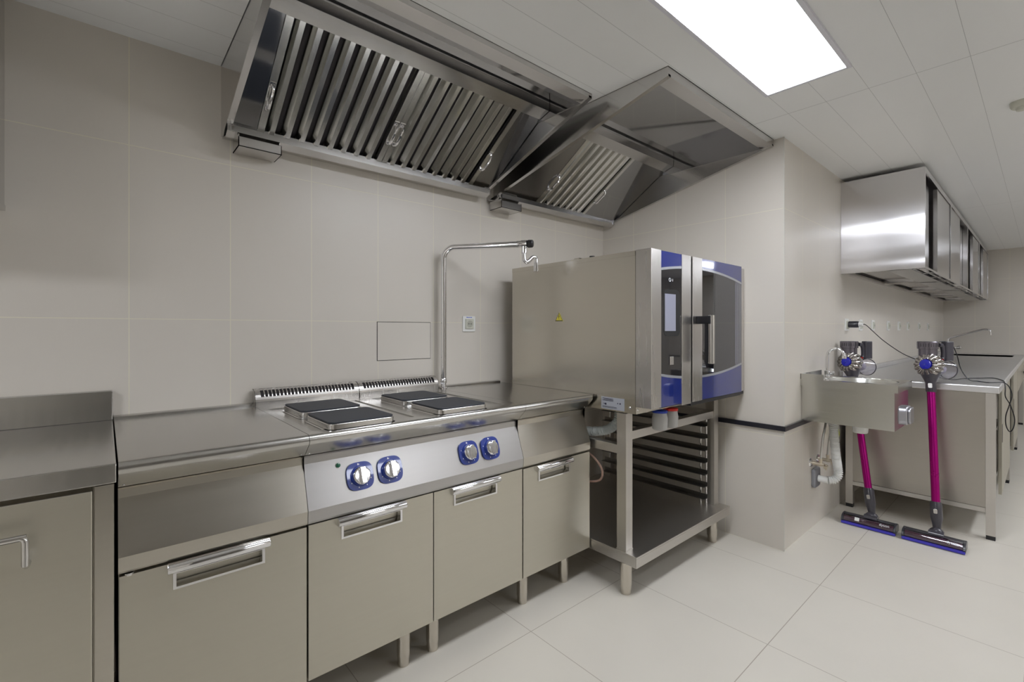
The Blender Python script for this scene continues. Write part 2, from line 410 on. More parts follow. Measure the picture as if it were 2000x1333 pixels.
# ------------------------------------------------------------------ extractor hoods
ALF = math.atan(0.65)
def hood_profile(zb0, yf, zf):       # side panel outline (y,z)
    return [(0, zb0), (-0.03, zb0-0.008), (yf, zf-0.004), (yf, 2.44), (0, 2.44)]
def filt_frame(y0, z0):
    ca, sa = math.cos(ALF), math.sin(ALF)
    # local x = world x, local y = up the slope, local z = out into the room
    return frame((0, y0, z0), (1,0,0), (0,-ca,sa), (0,-sa,-ca))
def make_filter(parent, x0, x1, L, n, Fm, handles):
    f = MB(); f.m = Fm
    st = 0.030
    f.box(x0, x1, 0, L, -0.045, -0.040)
    f.box(x0, x0+st-0.004, 0, L, -0.02, 0.001).box(x1-st+0.004, x1, 0, L, -0.02, 0.001)
    fl = f.build('grease_filter', 'steel_filter', parent, label='stainless baffle grease filter')
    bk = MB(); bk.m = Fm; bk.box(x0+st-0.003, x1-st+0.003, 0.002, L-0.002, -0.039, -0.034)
    bk.build('back_tray', 'vent_dark', fl)
    p = (x1-x0-2*st)/n
    for i in range(n):
        a = x0+st+p*i; b_ = MB(); b_.m = Fm
        o0, o1 = a+0.002, a+p-0.013
        w = o1-o0
        poly = [(o0, -0.026), (o0+w*0.30, 0.002), (o0+w*0.72, 0.002), (o1, -0.026), (o1-0.002, -0.028), (o0+w*0.71, 0.0), (o0+w*0.31, 0.0), (o0+0.002, -0.028)]
        b_.prism(poly, 'y', 0.003, L-0.003)
        b_.build('baffle', 'steel_filter', fl)
    for hx in handles:
        h = MB(); h.m = Fm; c0 = L*0.36
        h.box(hx-0.011, hx+0.011, c0-0.066, c0-0.044, 0.001, 0.004).box(hx-0.011, hx+0.011, c0+0.044, c0+0.066, 0.001, 0.004)
        h.tube([(hx, c0-0.055, 0.003), (hx, c0-0.045, 0.018), (hx, c0-0.030, 0.026), (hx, c0+0.030, 0.026), (hx, c0+0.045, 0.018), (hx, c0+0.055, 0.003)], 0.006, 8)
        h.build('handle', 'chrome', fl, smooth=True, label='small chrome pull handle')
def make_hood(name, label, x0, x1, zb, yf, zf, filters, cup):
    t = thing(name, label, 'extractor hood', ((x0+x1)/2, 0, 2.03))
    pf = hood_profile(zb, yf, zf); w = 0.022
    MB().prism(pf, 'x', x0, x0+0.003).build('side_panel', 'steel_hood', t)
    MB().prism(pf, 'x', x1-0.003, x1).build('side_panel', 'steel_hood', t)
    # folded flange under each side
    for a, b_ in ((x0+0.003, x0+w), (x1-w, x1-0.003)):
        MB().prism([(-0.03, zb-0.008), (yf, zf-0.004), (yf, zf+0.006), (-0.03, zb+0.002)], 'x', a, b_).build('flange', 'steel_hood', t)
    xi0, xi1 = x0+w, x1-w
    fr = MB()
    fr.prism([(yf, zf-0.004), (yf, CZ+0.03), (yf+0.004, CZ+0.03), (yf+0.004, zf), (yf+0.062, zf+0.004+0.0), (yf+0.066, zf+0.03), (yf+0.070, zf+0.03), (yf+0.066, zf-0.002)], 'x', x0+0.003, x1-0.003)
    fr.build('front_lip', 'steel_hood', t)
    MB().box(x0+0.003, x1-0.003, yf+0.004, -0.03, 2.396, 2.40).build('roof_panel', 'steel_mirror', t)
    for a, b_ in ((xi0-0.018, xi0-0.015), (xi1+0.015, xi1+0.018)): MB().box(a, b_, yf+0.07, -0.03, zf, 2.396).build('inner_lining', 'steel_mirror', t)
    # gutter along the wall
    g = MB().prism([(-0.002, zb-0.008), (-0.075, zb-0.022), (-0.112, zb-0.006), (-0.112, zb+0.026), (-0.108, zb+0.026), (-0.108, zb-0.002), (-0.07, zb-0.016), (-0.002, zb)], 'x', x0+0.004, x1-0.004)
    g.build('gutter', 'steel_hood', t)
    for a in (xi1-0.004, xi0-0.006): MB().box(a, a+0.010, -0.118, -0.085, zb-0.008, zb+0.030).build('gutter_end_cap', 'chrome', t)
    y0, z0, L = -0.095, zb+0.008, 0.520
    Fm = filt_frame(y0, z0); ca, sa = math.cos(ALF), math.sin(ALF)
    # blank plates left and right
    fx0 = filters[0][0]; fx1 = filters[-1][1]
    for a, b_ in ((xi0-0.014, fx0-0.002), (fx1+0.002, xi1+0.014)):
        p = MB(); p.m = Fm; p.box(a, b_, 0, L, -0.004, 0.0); p.build('blank_panel', 'steel_mirror', t)
    for a, b_, n, hs in filters: make_filter(t, a, b_, L, n, Fm, hs)
    # frame strip above the filters and the step up to the roof
    yt, zt = y0-L*ca, z0+L*sa
    st = MB().prism([(yt+0.004, zt-0.008), (yt-0.062, zt+0.012), (yt-0.066, zt+0.05), (yt-0.062, 2.396), (yt-0.058, 2.396), (yt-0.060, zt+0.05), (yt-0.056, zt+0.016), (yt+0.004, zt-0.004)], 'x', xi0-0.012, xi1+0.012)
    st.build('filter_frame', 'steel_hood', t)
    # drip cup under the gutter
    d = MB(); a, b_, za, zb_ = cup
    d.box(a, b_, -0.12, -0.01, za, za+0.003).box(a, b_, -0.12, -0.117, za, zb_-0.010).box(a, a+0.003, -0.12, -0.01, za, zb_).box(b_-0.003, b_, -0.12, -0.01, za, zb_-0.006)
    d.build('drip_cup', 'steel_hood', t)
    return t
h1 = make_hood('extractor_hood', 'large stainless steel hood with two sets of baffle filters above the hob', 0.36, 1.69, 2.045, -0.86, 2.318,
          [(0.468, 1.010, 8, [0.482, 0.996]), (1.012, 1.555, 8, [1.026, 1.541])], (0.400, 0.560, 1.984, 2.032))
kn = MB(); kn.lathe([(0, 0.004), (-0.02, 0.004), (-0.022, 0.012), (-0.03, 0.014), (-0.034, 0.008)], (0.98, -0.735, 2.396)); kn.build('roof_bolt', 'chrome', h1, smooth=True)
h2 = make_hood('extractor_hood', 'deeper stainless steel hood with one set of baffle filters above the oven', 1.745, 2.876, 2.040, -1.213, 2.300,
          [(2.055, 2.530, 7, [2.069, 2.516])], (1.765, 1.925, 1.974, 2.025))
# hood or cupboard whose edge shows at the left border
t = thing('wall_cupboard', 'grey steel cupboard hanging high on the wall, only its corner in view', 'wall cupboard', (-0.56, -0.17, 1.64))
MB().box(-0.90, -0.247, -0.36, 0, 1.655, 2.32).build('body', 'steel_hood', t, bevel=0.003)
MB().box(-0.90, -0.245, -0.362, 0, 1.637, 1.655).build('bottom_rail', 'chrome_dull', t)

# ------------------------------------------------------------------ cooking line
YF = -0.73
def arc(cy, cz, r, a0, a1, n=6):
    return [(cy+r*math.cos(math.radians(a0+(a1-a0)*k/n)), cz+r*math.sin(math.radians(a0+(a1-a0)*k/n))) for k in range(n+1)]
WT = [(-0.03, 0.880), (-0.690, 0.880), (-0.690, 0.852), (-0.702, 0.853), (-0.744, 0.894)] + arc(-0.733, 0.908, 0.017, 215, 90, 7) + [(-0.03, 0.925)]
PANEL = [(-0.688, 0.852), (-0.699, 0.850), (-0.682, 0.838), (-0.7355, 0.686), (-0.7325, 0.650), (-0.7285, 0.644), (-0.688, 0.644)]
def door(parent, x0, x1, z0, z1, hx0, hx1, hz0, hz1):
    d = MB(); yb, ym, yf = -0.702, -0.708, YF
    d.box(x0, x1, ym, yb, z0, z1)
    d.box(x0, hx0, yf, ym, z0, z1).box(hx1, x1, yf, ym, z0, z1).box(hx0, hx1, yf, ym, z0, hz0).box(hx0, hx1, yf, ym, hz1, z1)
    dd = d.build('door', 'steel_front', parent)
    h = MB(); w = 0.007; e = 0.005
    h.box(hx0, hx0+w, yf-e, yf+0.018, hz0, hz1+0.01).box(hx1-w, hx1, yf-e, yf+0.018, hz0, hz1+0.01)
    h.prism([(yf-e, hz0), (yf-e, hz0+0.006), (yf+0.018, hz0+0.012), (yf+0.018, hz0)], 'x', hx0+w, hx1-w)
    h.lathe([(0, 0.0135), (0.002, 0.0145), (hx1-hx0+0.022, 0.0145), (hx1-hx0+0.024, 0.0135)], (hx0-0.012, yf-0.006, hz1+0.010), (1,0,0), 20)
    h.box(hx0, hx1, yf-0.008, yf+0.004, hz1-0.006, hz1+0.006)
    h.build('handle', 'chrome', dd, smooth=True, label='chrome bar handle over a recessed grip')
    return dd
def feet(parent, pts, r=0.025, top=0.155):
    for x, y in pts:
        MB().lathe([(0, r*0.82), (0.006, r*0.9), (0.035, r*0.9), (0.036, r), (top, r)], (x, y, 0)).build('leg', 'leg', parent, smooth=True)
def carcass(parent, x0, x1):
    MB().box(x0+0.002, x1-0.002, -0.70, -0.03, 0.157, 0.642).box(x0+0.002, x1-0.002, -0.687, -0.03, 0.642, 0.879).build('body', 'steel', parent)
def worktop(parent, x0, x1):
    wt = MB().prism(WT, 'x', x0+0.0008, x1-0.0008)
    w = wt.build('worktop', 'steel_top', parent, smooth=True)
    MB().prism([(-0.03, 0.90), (-0.03, 0.925), (-0.028, 0.934), (-0.020, 0.937), (-0.001, 0.937), (-0.001, 0.90)], 'x', x0+0.0008, x1-0.0008).build('back_rim', 'steel_top', parent)
    for sx in (x0+0.012, x1-0.012):
        MB().lathe([(0, 0.0035), (0.002, 0.003)], (sx, -0.706, 0.8575), (0, -0.7, -0.7), 10).build('screw', 'chrome', parent)
    return w
X1, X2, X3, X4 = 0.0235, 0.473, 1.377, 1.832

t = thing('worktop_unit', 'wide stainless steel worktop cupboard with one door between the counter and the hotplates', 'kitchen unit', ((X1+X2)/2, -0.37, 0))
carcass(t, X1, X2); worktop(t, X1, X2)
MB().prism(PANEL, 'x', X1+0.0008, X2-0.0008).build('front_panel', 'steel', t)
door(t, X1+0.003, X2-0.003, 0.157, 0.637, 0.134, 0.352, 0.568, 0.616)
feet(t, [(0.085, -0.657), (0.42, -0.657), (0.085, -0.10), (0.42, -0.10)])
MB().lathe([(0, 0.010), (0.006, 0.010), (0.0065, 0.006)], (X1+0.022, -0.722, 0.6405), (0,0,-1), 12).build('hinge_cap', 'chrome_dull', t)

t = thing('worktop_unit', 'stainless steel worktop cupboard with one door between the hotplates and the oven', 'kitchen unit', ((X3+X4)/2, -0.37, 0))
carcass(t, X3, X4); worktop(t, X3, X4)
MB().box(X4, 1.846, -0.742, -0.03, 0.914, 0.925).build('filler_strip', 'steel_top', t)
MB().prism(PANEL, 'x', X3+0.0008, X4-0.0008).build('front_panel', 'steel', t)
door(t, X3+0.003, X4-0.001, 0.157, 0.637, 1.470, 1.680, 0.566, 0.614)
feet(t, [(1.44, -0.657), (1.716, -0.657), (1.44, -0.10), (1.716, -0.10)])

# four plate electric hob on a two door base
hob = thing('electric_range', 'stainless steel range with four square hotplates, four blue knobs and two doors', 'range', ((X2+X3)/2, -0.37, 0))
carcass(hob, X2, X3)
WT2 = [(-0.03, 0.880), (-0.690, 0.880), (-0.690, 0.852), (-0.702, 0.853), (-0.744, 0.894)] + arc(-0.733, 0.908, 0.017, 215, 90, 7) + [(-0.69, 0.925), (-0.69, 0.9215), (-0.15, 0.9215), (-0.15, 0.925), (-0.03, 0.925)]
wt = MB().prism(WT2, 'x', X2+0.0008, X3-0.0008)
for a, b_ in ((X2+0.0008, 0.500), (0.868, 0.942), (1.306, X3-0.0008)): wt.box(a, b_, -0.69, -0.15, 0.9212, 0.925)
wt.build('worktop', 'steel_top', hob, smooth=True)
MB().box(X2+0.001, X3-0.001, -0.03, -0.001, 0.90, 0.937).build('back_rim', 'steel_top', hob)
for sx in (X2+0.012, X3-0.012): MB().lathe([(0, 0.0035), (0.002, 0.003)], (sx, -0.706, 0.8575), (0,-0.7,-0.7), 10).build('screw', 'chrome', hob)
MB().prism(PANEL, 'x', X2+0.0008, X3-0.0008).build('control_panel', 'steel_panel', hob)
for x0, x1 in ((0.543, 0.770), (0.955, 1.182)):
    for y0, y1 in ((-0.442, -0.215), (-0.725, -0.498)):
        sk = MB().rslab(x0-0.010, x1+0.010, y0-0.010, y1+0.010, 0.9217, 0.925, 0.03).rslab(x0-0.003, x1+0.003, y0-0.003, y1+0.003, 0.925, 0.944, 0.024)
        s_ = sk.build('hotplate', 'chrome_dull', hob, smooth=True, bevel=0.002, label='square hotplate in a bright steel surround')
        MB().rslab(x0, x1, y0, y1, 0.944, 0.950, 0.020).build('cooking_surface', 'iron', s_, smooth=True, bevel=0.002, label='matt black cast iron top')
# vent flue in two lengths
for x0, x1 in ((X2, 0.921), (0.923, X3-0.012)):
    prof = arc(-0.012, 0.945, 0.052, 180, 92, 8)
    v = MB(); th = 0.0015
    inner = arc(-0.012, 0.945, 0.050, 180, 92, 8)
    xs = x0; n = 27 if x0 < 0.6 else 26; gap0 = 0.022; pitch = (x1-x0-2*gap0)/n
    # end bands and fins
    def band(mb, a, b_, lo=0, hi=8):
        mb.prism(prof[lo:hi+1] + inner[lo:hi+1][::-1], 'x', a, b_)
    band(v, x0, x0+gap0); band(v, x1-gap0, x1)
    band(v, x0+gap0, x1-gap0, 0, 2); band(v, x0+gap0, x1-gap0, 7, 8)
    for k in range(n):
        if k: band(v, x0+gap0+pitch*k-pitch*0.14, x0+gap0+pitch*k+pitch*0.14, 2, 7)
    v.box(x0, x1, -0.064, -0.060, 0.925, 0.946).prism([(-0.012, 0.925)] + prof[::-1] + [(-0.064, 0.925)], 'x', x0, x0+0.0015)
    v.prism([(-0.012, 0.925)] + prof[::-1] + [(-0.064, 0.925)], 'x', x1-0.0015, x1)
    vo = v.build('vent_grille', 'steel_front2', hob, label='slotted curved vent cover along the back')
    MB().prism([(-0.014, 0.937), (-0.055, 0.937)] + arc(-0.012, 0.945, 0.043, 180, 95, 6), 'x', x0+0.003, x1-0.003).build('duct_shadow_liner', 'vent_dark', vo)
door(hob, X2+0.003, 0.923, 0.157, 0.640, 0.577, 0.794, 0.569, 0.617)
door(hob, 0.927, X3-0.003, 0.157, 0.640, 1.014, 1.228, 0.569, 0.617)
feet(hob, [(0.84, -0.657), (0.965, -0.657), (0.53, -0.10), (1.32, -0.10)])
# knobs
pn = Vector((0, -0.153, 0.0545)).normalized(); pu = Vector((0, 0.0545, 0.153)).normalized()
def on_panel(x, z): return Vector((x, -0.682 - 0.0535*(0.838-z)/0.152, z)) + pn*0.0006
for kx, kz, ang in ((0.648, 0.755, 0), (0.757, 0.755, 0), (1.097, 0.755, 0), (1.207, 0.755, 0)):
    o = on_panel(kx, kz); Fm = frame(o, (1,0,0), pu, pn)
    pl = []
    for k in range(48):
        q = 2*PI*k/48; rr = 0.046/((abs(math.cos(q))**3.2+abs(math.sin(q))**3.2)**(1/3.2)); pl.append((rr*math.cos(q), rr*math.sin(q)))
    d = MB(); d.m = Fm; d.prism(pl, 'z', 0, 0.006); 
    d.lathe([(0.006, 0.034), (0.011, 0.032)], (0,0,0), (0,0,1), 28)
    dial = d.build('dial_plate', 'blue', hob, smooth=True, label='blue rounded square dial plate')
    g = MB(); g.m = Fm
    g.lathe([(0.010, 0.0275), (0.014, 0.030), (0.022, 0.0295), (0.026, 0.0265), (0.0265, 0.0)], (0,0,0), (0,0,1), 32)
    g.prism([(-0.0095, -0.027), (0.0095, -0.027), (0.0095, 0.027), (-0.0095, 0.027)], 'z', 0.026, 0.038)
    g.build('knob', 'chrome', dial, smooth=True, bevel=0.002, label='chrome round knob with a raised grip')
    tk = MB(); tk.m = Fm
    tk.box(-0.0009, 0.0009, 0.037, 0.0395, 0.006, 0.0066); tk.box(-0.006, -0.002, 0.036, 0.042, 0.006, 0.0066)
    for q in (20, 340, 300, 255, 210, 160):
        a = math.radians(q); tk.box(0.0375*math.cos(a)-0.001, 0.0375*math.cos(a)+0.001, 0.0375*math.sin(a)-0.002, 0.0375*math.sin(a)+0.002, 0.006, 0.0066)
    tk.build('dial_marks', 'white_paint', dial)
o = on_panel(0.580, 0.800)
MB().lathe([(0, 0.0075), (0.003, 0.0075), (0.005, 0.004)], o, pn, 16).build('indicator_light', 'green', hob, smooth=True, label='small dark green indicator light')

# swivel tap standing at the back of the worktop
t = thing('swivel_tap', 'tall chrome swivel tap with a long arm behind the hob', 'tap', (1.402, -0.058, 0.925))
p0 = Vector((1.402, -0.058, 0.937))
MB().lathe([(0, 0.020), (0.006, 0.020), (0.010, 0.014), (0.03, 0.014), (0.034, 0.018), (0.052, 0.018), (0.058, 0.0145)], p0-Vector((0,0,0.012)), (0,0,1), 20).build('base_fitting', 'chrome', t, smooth=True)
MB().lathe([(0, 0.008), (0.014, 0.012), (0.020, 0.010)], p0+Vector((-0.015, -0.012, 0.028)), (-0.6,-0.8,0), 14).build('base_nut', 'chrome', t, smooth=True)
dirv = Vector((0.25, -0.36, 0)).normalized()
zt = 1.700; R = 0.062; path = [p0+Vector((0,0,0.03)), Vector((1.402, -0.058, zt-R))]
for k in range(1, 9):
    a = PI/2*k/8; path.append(Vector((1.402, -0.058, zt-R)) + dirv*(R*(1-math.cos(a))) + Vector((0,0,R*math.sin(a))))
end = Vector((1.402, -0.058, zt)) + dirv*0.435
path.append(end)
MB().tube(path, 0.0155, 18).build('riser_pipe', 'chrome', t, smooth=True)
MB().lathe([(-0.02, 0.0175), (0.0, 0.0175), (0.004, 0.020), (0.034, 0.020), (0.038, 0.012)], end, dirv, 20).build('valve_body', 'chrome', t, smooth=True)
MB().lathe([(0.034, 0.013), (0.040, 0.022), (0.062, 0.021), (0.068, 0.016), (0.069, 0.0)], end, dirv, 8).build('valve_knob', 'black', t, bevel=0.002, label='black valve knob')
c0 = end + dirv*0.018
sp = [c0+Vector((0,0,-0.010)), c0+Vector((0,0,-0.075))]
d2 = Vector((0.62, -0.25, 0)).normalized()
sp += [c0+Vector((0,0,-0.088))+d2*0.004, c0+Vector((0,0,-0.094))+d2*0.014, c0+Vector((0,0,-0.086))+d2*0.030, c0+Vector((0,0,-0.070))+d2*0.046, c0+Vector((0,0,-0.066))+d2*0.055, c0+Vector((0,0,-0.070))+d2*0.064, c0+Vector((0,0,-0.085))+d2*0.068, c0+Vector((0,0,-0.135))+d2*0.068]
MB().tube(smooth_path(sp, 4), 0.0105, 14).lathe([(0, 0.0145), (0.035, 0.0145)], c0+Vector((0,0,-0.048)), (0,0,1), 18).lathe([(0, 0.0135), (0.030, 0.0135)], c0+Vector((0,0,-0.142))+d2*0.068, (0,0,1), 18).build('spout', 'chrome', t, smooth=True)

# steel counter at the left edge
t = thing('steel_counter', 'stainless steel counter with a backsplash and a bent rod door handle', 'counter', (-0.4, -0.38, 0))
xa, xb = -0.80, 0.0205
MB().box(xa, xb, -0.752, -0.001, 0.878, 0.925).box(xa, xb, -0.03, -0.001, 0.925, 1.030).build('worktop', 'steel_top', t, bevel=0.002)
MB().box(xa, xb-0.004, -0.70, -0.03, 0.10, 0.877).build('body', 'steel', t)
MB().box(-0.019, xb-0.004, -0.735, -0.701, 0.10, 0.872).build('frame_post', 'steel', t)
MB().box(xa, -0.023, -0.748, -0.7015, 0.10, 0.866).build('door', 'steel_front', t, bevel=0.002)
dr = [o for o in t.children if o.name.startswith('door')][0]
h = MB().rslab(-0.300, -0.128, -0.792, -0.784, 0.795, 0.808, 0.006, 'x').tube([(-0.300, -0.750, 0.801), (-0.300, -0.786, 0.801), (-0.138, -0.786, 0.801), (-0.132, -0.786, 0.797), (-0.130, -0.786, 0.790), (-0.130, -0.786, 0.740), (-0.130, -0.770, 0.733), (-0.130, -0.746, 0.733)], 0.0065, 10)
h.build('handle', 'chrome_dull', dr, smooth=True, label='bent rod pull handle')
feet(t, [(-0.05, -0.66), (-0.75, -0.66), (-0.05, -0.10), (-0.75, -0.10)], top=0.10)

# ------------------------------------------------------------------ wall fittings on the back wall
t = thing('access_panel', 'plain tile access hatch in the back wall above the hob', 'access panel', (1.196, 0, 1.09))
MB().box(1.040, 1.353, -0.0015, 0, 1.090, 1.290).build('gap', 'gap', t)
MB().box(1.0425, 1.3505, -0.003, -0.0015, 1.0925, 1.2875).build('cover', mat('hatch_tile', tuple(c*0.99 for c in WALLC), 0.35), t)
def socket(x, y, z, label, group=None, marks=False, s=0.045):
    t = thing('wall_socket', label, 'socket', (x, y, z-s), group)
    MB().rslab(x-s, x+s, y-0.007, y, z-s, z+s, 0.006, 'y').build('cover_plate', 'white', t, bevel=0.0015)
    f = MB().rslab(x-s*0.64, x+s*0.64, y-0.014, y-0.007, z-s*0.64, z+s*0.64, 0.004, 'y'); i_ = f.build('insert', 'ivory', t, bevel=0.001)
    ring = MB().tube([(x+s*0.47*math.cos(2*PI*k/24), y-0.0145, z+s*0.47*math.sin(2*PI*k/24)) for k in range(25)], 0.0012, 6); ring.build('rim', 'ivory', i_, smooth=True)
    MB().lathe([(0, s*0.42), (0.0008, s*0.42)], (x, y-0.0140, z), (0,-1,0), 24).build('well', mat('socket_shade', (0.42, 0.42, 0.36), 0.5), i_)
    MB().cyl((x-0.008, y-0.0147, z), (x-0.008, y-0.0155, z), 0.003, 8).cyl((x+0.008, y-0.0147, z), (x+0.008, y-0.0155, z), 0.003, 8).build('pin_hole', 'gap', i_)
    if marks:
        k = MB()
        for a, w in ((-0.020, 0.010), (-0.008, 0.006), (0.0, 0.006), (0.009, 0.010)): k.box(x+a, x+a+w, y-0.0076, y-0.007, z+s*0.80, z+s*0.90)
        k.build('handwriting', 'blue_ink', t)
    return t
socket(1.612, 0, 1.283, 'white wall socket with blue handwriting on the back wall beside the oven', marks=True)

# ------------------------------------------------------------------ oven stand
OX0, OX1, OYF = 1.850, 2.874, -1.07
st = thing('oven_stand', 'stainless steel stand with tray rails and a bottom shelf under the oven', 'stand', (2.32, -0.55, 0))
MB().box(1.838, 2.800, -1.000, -0.10, 0.192, 0.200).box(1.838, 2.800, -1.000, -0.994, 0.148, 0.192).box(1.838, 1.844, -0.994, -0.10, 0.148, 0.192).box(2.794, 2.800, -0.994, -0.10, 0.148, 0.192).build('bottom_shelf', 'steel_table', st, bevel=0.0015)
for x0, y0 in ((1.848, -0.935), (2.735, -0.935), (1.848, -0.17), (2.735, -0.17)):
    MB().box(x0, x0+0.052, y0, y0+0.052, 0.2005, 0.852).box(x0-0.002, x0+0.054, y0-0.002, y0+0.054, 0.2003, 0.206).build('post', 'steel_table', st)
MB().box(1.900, 2.735, -0.930, -0.888, 0.722, 0.762).build('front_rail', 'steel_table', st)
MB().box(1.900, 2.735, -0.165, -0.125, 0.722, 0.762).build('back_rail', 'steel_table', st)
MB().box(1.852, 1.896, -0.883, -0.118, 0.655, 0.697).build('side_rail', 'steel_table', st)
MB().box(2.740, 2.784, -0.883, -0.118, 0.722, 0.762).build('side_rail', 'steel_table', st)
feet(st, [(1.862, -0.925), (2.70, -0.94), (1.875, -0.15), (2.75, -0.15)], r=0.028, top=0.150)
rk = MB()
rk.cyl((2.700, -0.905, 0.2), (2.700, -0.905, 0.722), 0.005, 10).cyl((2.700, -0.20, 0.2), (2.700, -0.20, 0.722), 0.005, 10)
rk.cyl((2.722, -0.86, 0.2), (2.722, -0.86, 0.722), 0.004, 8)
rk.build('rail_upright', 'chrome_dull', st, smooth=True)
for k in range(7):
    z = 0.675 - k*0.0715
    MB().box(2.655, 2.697, -0.915, -0.16, z, z+0.002).box(2.695, 2.697, -0.915, -0.16, z, z+0.024).build('tray_rail', 'rail', st)

# ------------------------------------------------------------------ combi oven
ov = thing('combi_oven', 'large steel combi oven with blue glass front and a closed glass door', 'oven', ((OX0+OX1)/2, -0.6, 0.855))
YB = -0.12; YM = -0.985; Z0, Z1 = 0.856, 1.612
body = MB()
body.box(OX0, 2.23, YM, YB, Z0, Z1).box(2.80, 2.862, YM, YB, Z0, Z1).box(2.23, 2.80, YM, YB, Z0, 0.93).box(2.23, 2.80, YM, YB, 1.54, Z1).box(2.23, 2.80, -0.20, YB, 0.93, 1.54)
body.build('body', 'steel_oven', ov)
MB().box(OX0-0.001, 2.863, YM+0.001, YB-0.003, Z1, Z1+0.004).box(OX0-0.0012, OX0-0.0002, YM, YB, Z1-0.018, Z1+0.004).build('top_cover', 'steel_oven', ov)
MB().box(OX0+0.001, OX0+0.10, YM-0.003, YM-0.0005, Z0, 0.889).build('lower_bracket', 'steel_oven', ov)
# left front column with control panel
MB().box(OX0, 1.932, OYF, YM-0.0012, 0.890, 1.618).build('front_corner_post', 'steel_front2', ov, bevel=0.0015)
MB().box(2.118, 2.206, OYF, YM-0.0012, 0.880, 1.618).build('centre_post', 'steel_front2', ov, bevel=0.0015)
MB().box(1.932, 2.118, OYF+0.006, YM-0.0012, 0.886, 1.616).build('control_housing', 'gap', ov)
zt_ = lambda x: 1.556-0.20*(x-2.33)**2
zb_ = lambda x: 1.014+0.20*(x-2.33)**2
def glass_parts(x0, x1, y, ya, parent, z_lo, z_hi, mid_mat, mid_name):
    n = 12; xs = [x0+(x1-x0)*k/n for k in range(n+1)]
    b0 = MB().prism([(x0, z_hi)] + [(x, zt_(x)+0.012) for x in xs] + [(x1, z_hi)], 'y', y, ya)
    b0.build('blue_glass', 'blue_glass', parent, label='deep blue glass band with a curved edge')
    b0 = MB().prism([(x0, z_lo)] + [(x, zb_(x)-0.012) for x in xs] + [(x1, z_lo)], 'y', y, ya)
    b0.build('blue_glass', 'blue_glass', parent, label='deep blue glass band with a curved edge')
    s0 = MB().prism([(x, zt_(x)) for x in xs] + [(x, zt_(x)+0.012) for x in xs][::-1], 'y', y-0.0006, ya)
    sm_ = mat('silver_print', (0.34, 0.35, 0.38), 0.2, 0.3, coat=0.8); s0.build('silver_arc', sm_, parent)
    MB().prism([(x, zb_(x)) for x in xs] + [(x, zb_(x)-0.012) for x in xs][::-1], 'y', y-0.0006, ya).build('silver_arc', sm_, parent)
    return MB().prism([(x, zt_(x)-0.0001) for x in xs] + [(x, zb_(x)+0.0001) for x in xs][::-1], 'y', y, ya).build(mid_name, mid_mat, parent)
cp = glass_parts(1.9325, 2.1175, OYF+0.003, OYF+0.008, ov, 0.889, 1.616, 'black_glass', 'control_panel')
yk = OYF+0.003
MB().rslab(1.955, 2.102, yk-0.0006, yk, 1.218, 1.440, 0.03, 'y').build('display_surround', 'gap', cp)
MB().box(1.966, 2.062, yk-0.0012, yk-0.0006, 1.243, 1.418).build('display', 'screen', cp, label='grey touch display')
MB().box(2.008, 2.040, yk-0.004, yk, 1.082, 1.122).build('control_button', 'chrome_dull', cp, bevel=0.002)
k = MB()
k.tube([(2.010+0.008*math.cos(2*PI*q/16), yk-0.001, 1.485+0.008*math.sin(2*PI*q/16)) for q in range(17)], 0.001, 5); k.box(2.034, 2.036, yk-0.0012, yk, 1.479, 1.491)
k.build('panel_symbols', 'white_paint', cp)
# door
dr = MB().box(2.222, 2.322, OYF, OYF+0.045, 0.885, 1.618).box(2.322, 2.800, OYF+0.010, OYF+0.045, 0.885, 0.94).box(2.322, 2.800, OYF+0.010, OYF+0.045, 1.585, 1.617).box(2.786, 2.800, OYF+0.010, OYF+0.045, 0.94, 1.585)
dr = dr.build('door', 'steel_front2', ov, bevel=0.0015)
glass_parts(2.3225, 2.800, OYF+0.003, OYF+0.009, dr, 0.887, 1.617, 'oven_glass', 'window_glass')
MB().box(2.206, 2.222, OYF+0.012, YM-0.0012, 0.880, 1.612).build('door_seal', 'gap', ov)
MB().box(2.324, 2.79, OYF+0.046, OYF+0.052, 0.935, 0.955).box(2.324, 2.79, OYF+0.046, OYF+0.052, 1.535, 1.56).build('inner_seal', 'gap', dr)
hb = MB().prism([(2.262, -1.0701), (2.262, -1.085), (2.252, -1.145), (2.276, -1.150), (2.300, -1.100), (2.312, -1.0701)], 'z', 1.278, 1.318)
hb.build('handle_bracket', 'black', dr, label='black plastic handle bracket', bevel=0.002)
MB().box(2.262, 2.278, -1.128, -1.112, 1.085, 1.30).build('handle_back', 'black', dr)
MB().lathe([(0, 0.013), (0.002, 0.0155), (0.240, 0.0155), (0.242, 0.013)], (2.272, -1.142, 1.080), (0,0,1), 24).build('handle', 'chrome_dull', dr, smooth=True, label='vertical steel bar handle')
MB().box(2.803, 2.874, -1.052, YM-0.0012, 0.886, 1.612).build('hinge_post', 'steel_front2', ov, bevel=0.0015)
MB().lathe([(0, 0.006), (0.008, 0.006)], (2.805, -1.045, 1.612), (0,0,1), 10).build('hinge_pin', 'chrome', ov)
MB().box(2.22, 2.80, OYF+0.01, -1.0, 0.866, 0.884).box(2.76, 2.865, -1.05, -1.0, 0.868, 0.885).build('drip_tray', 'black', ov)
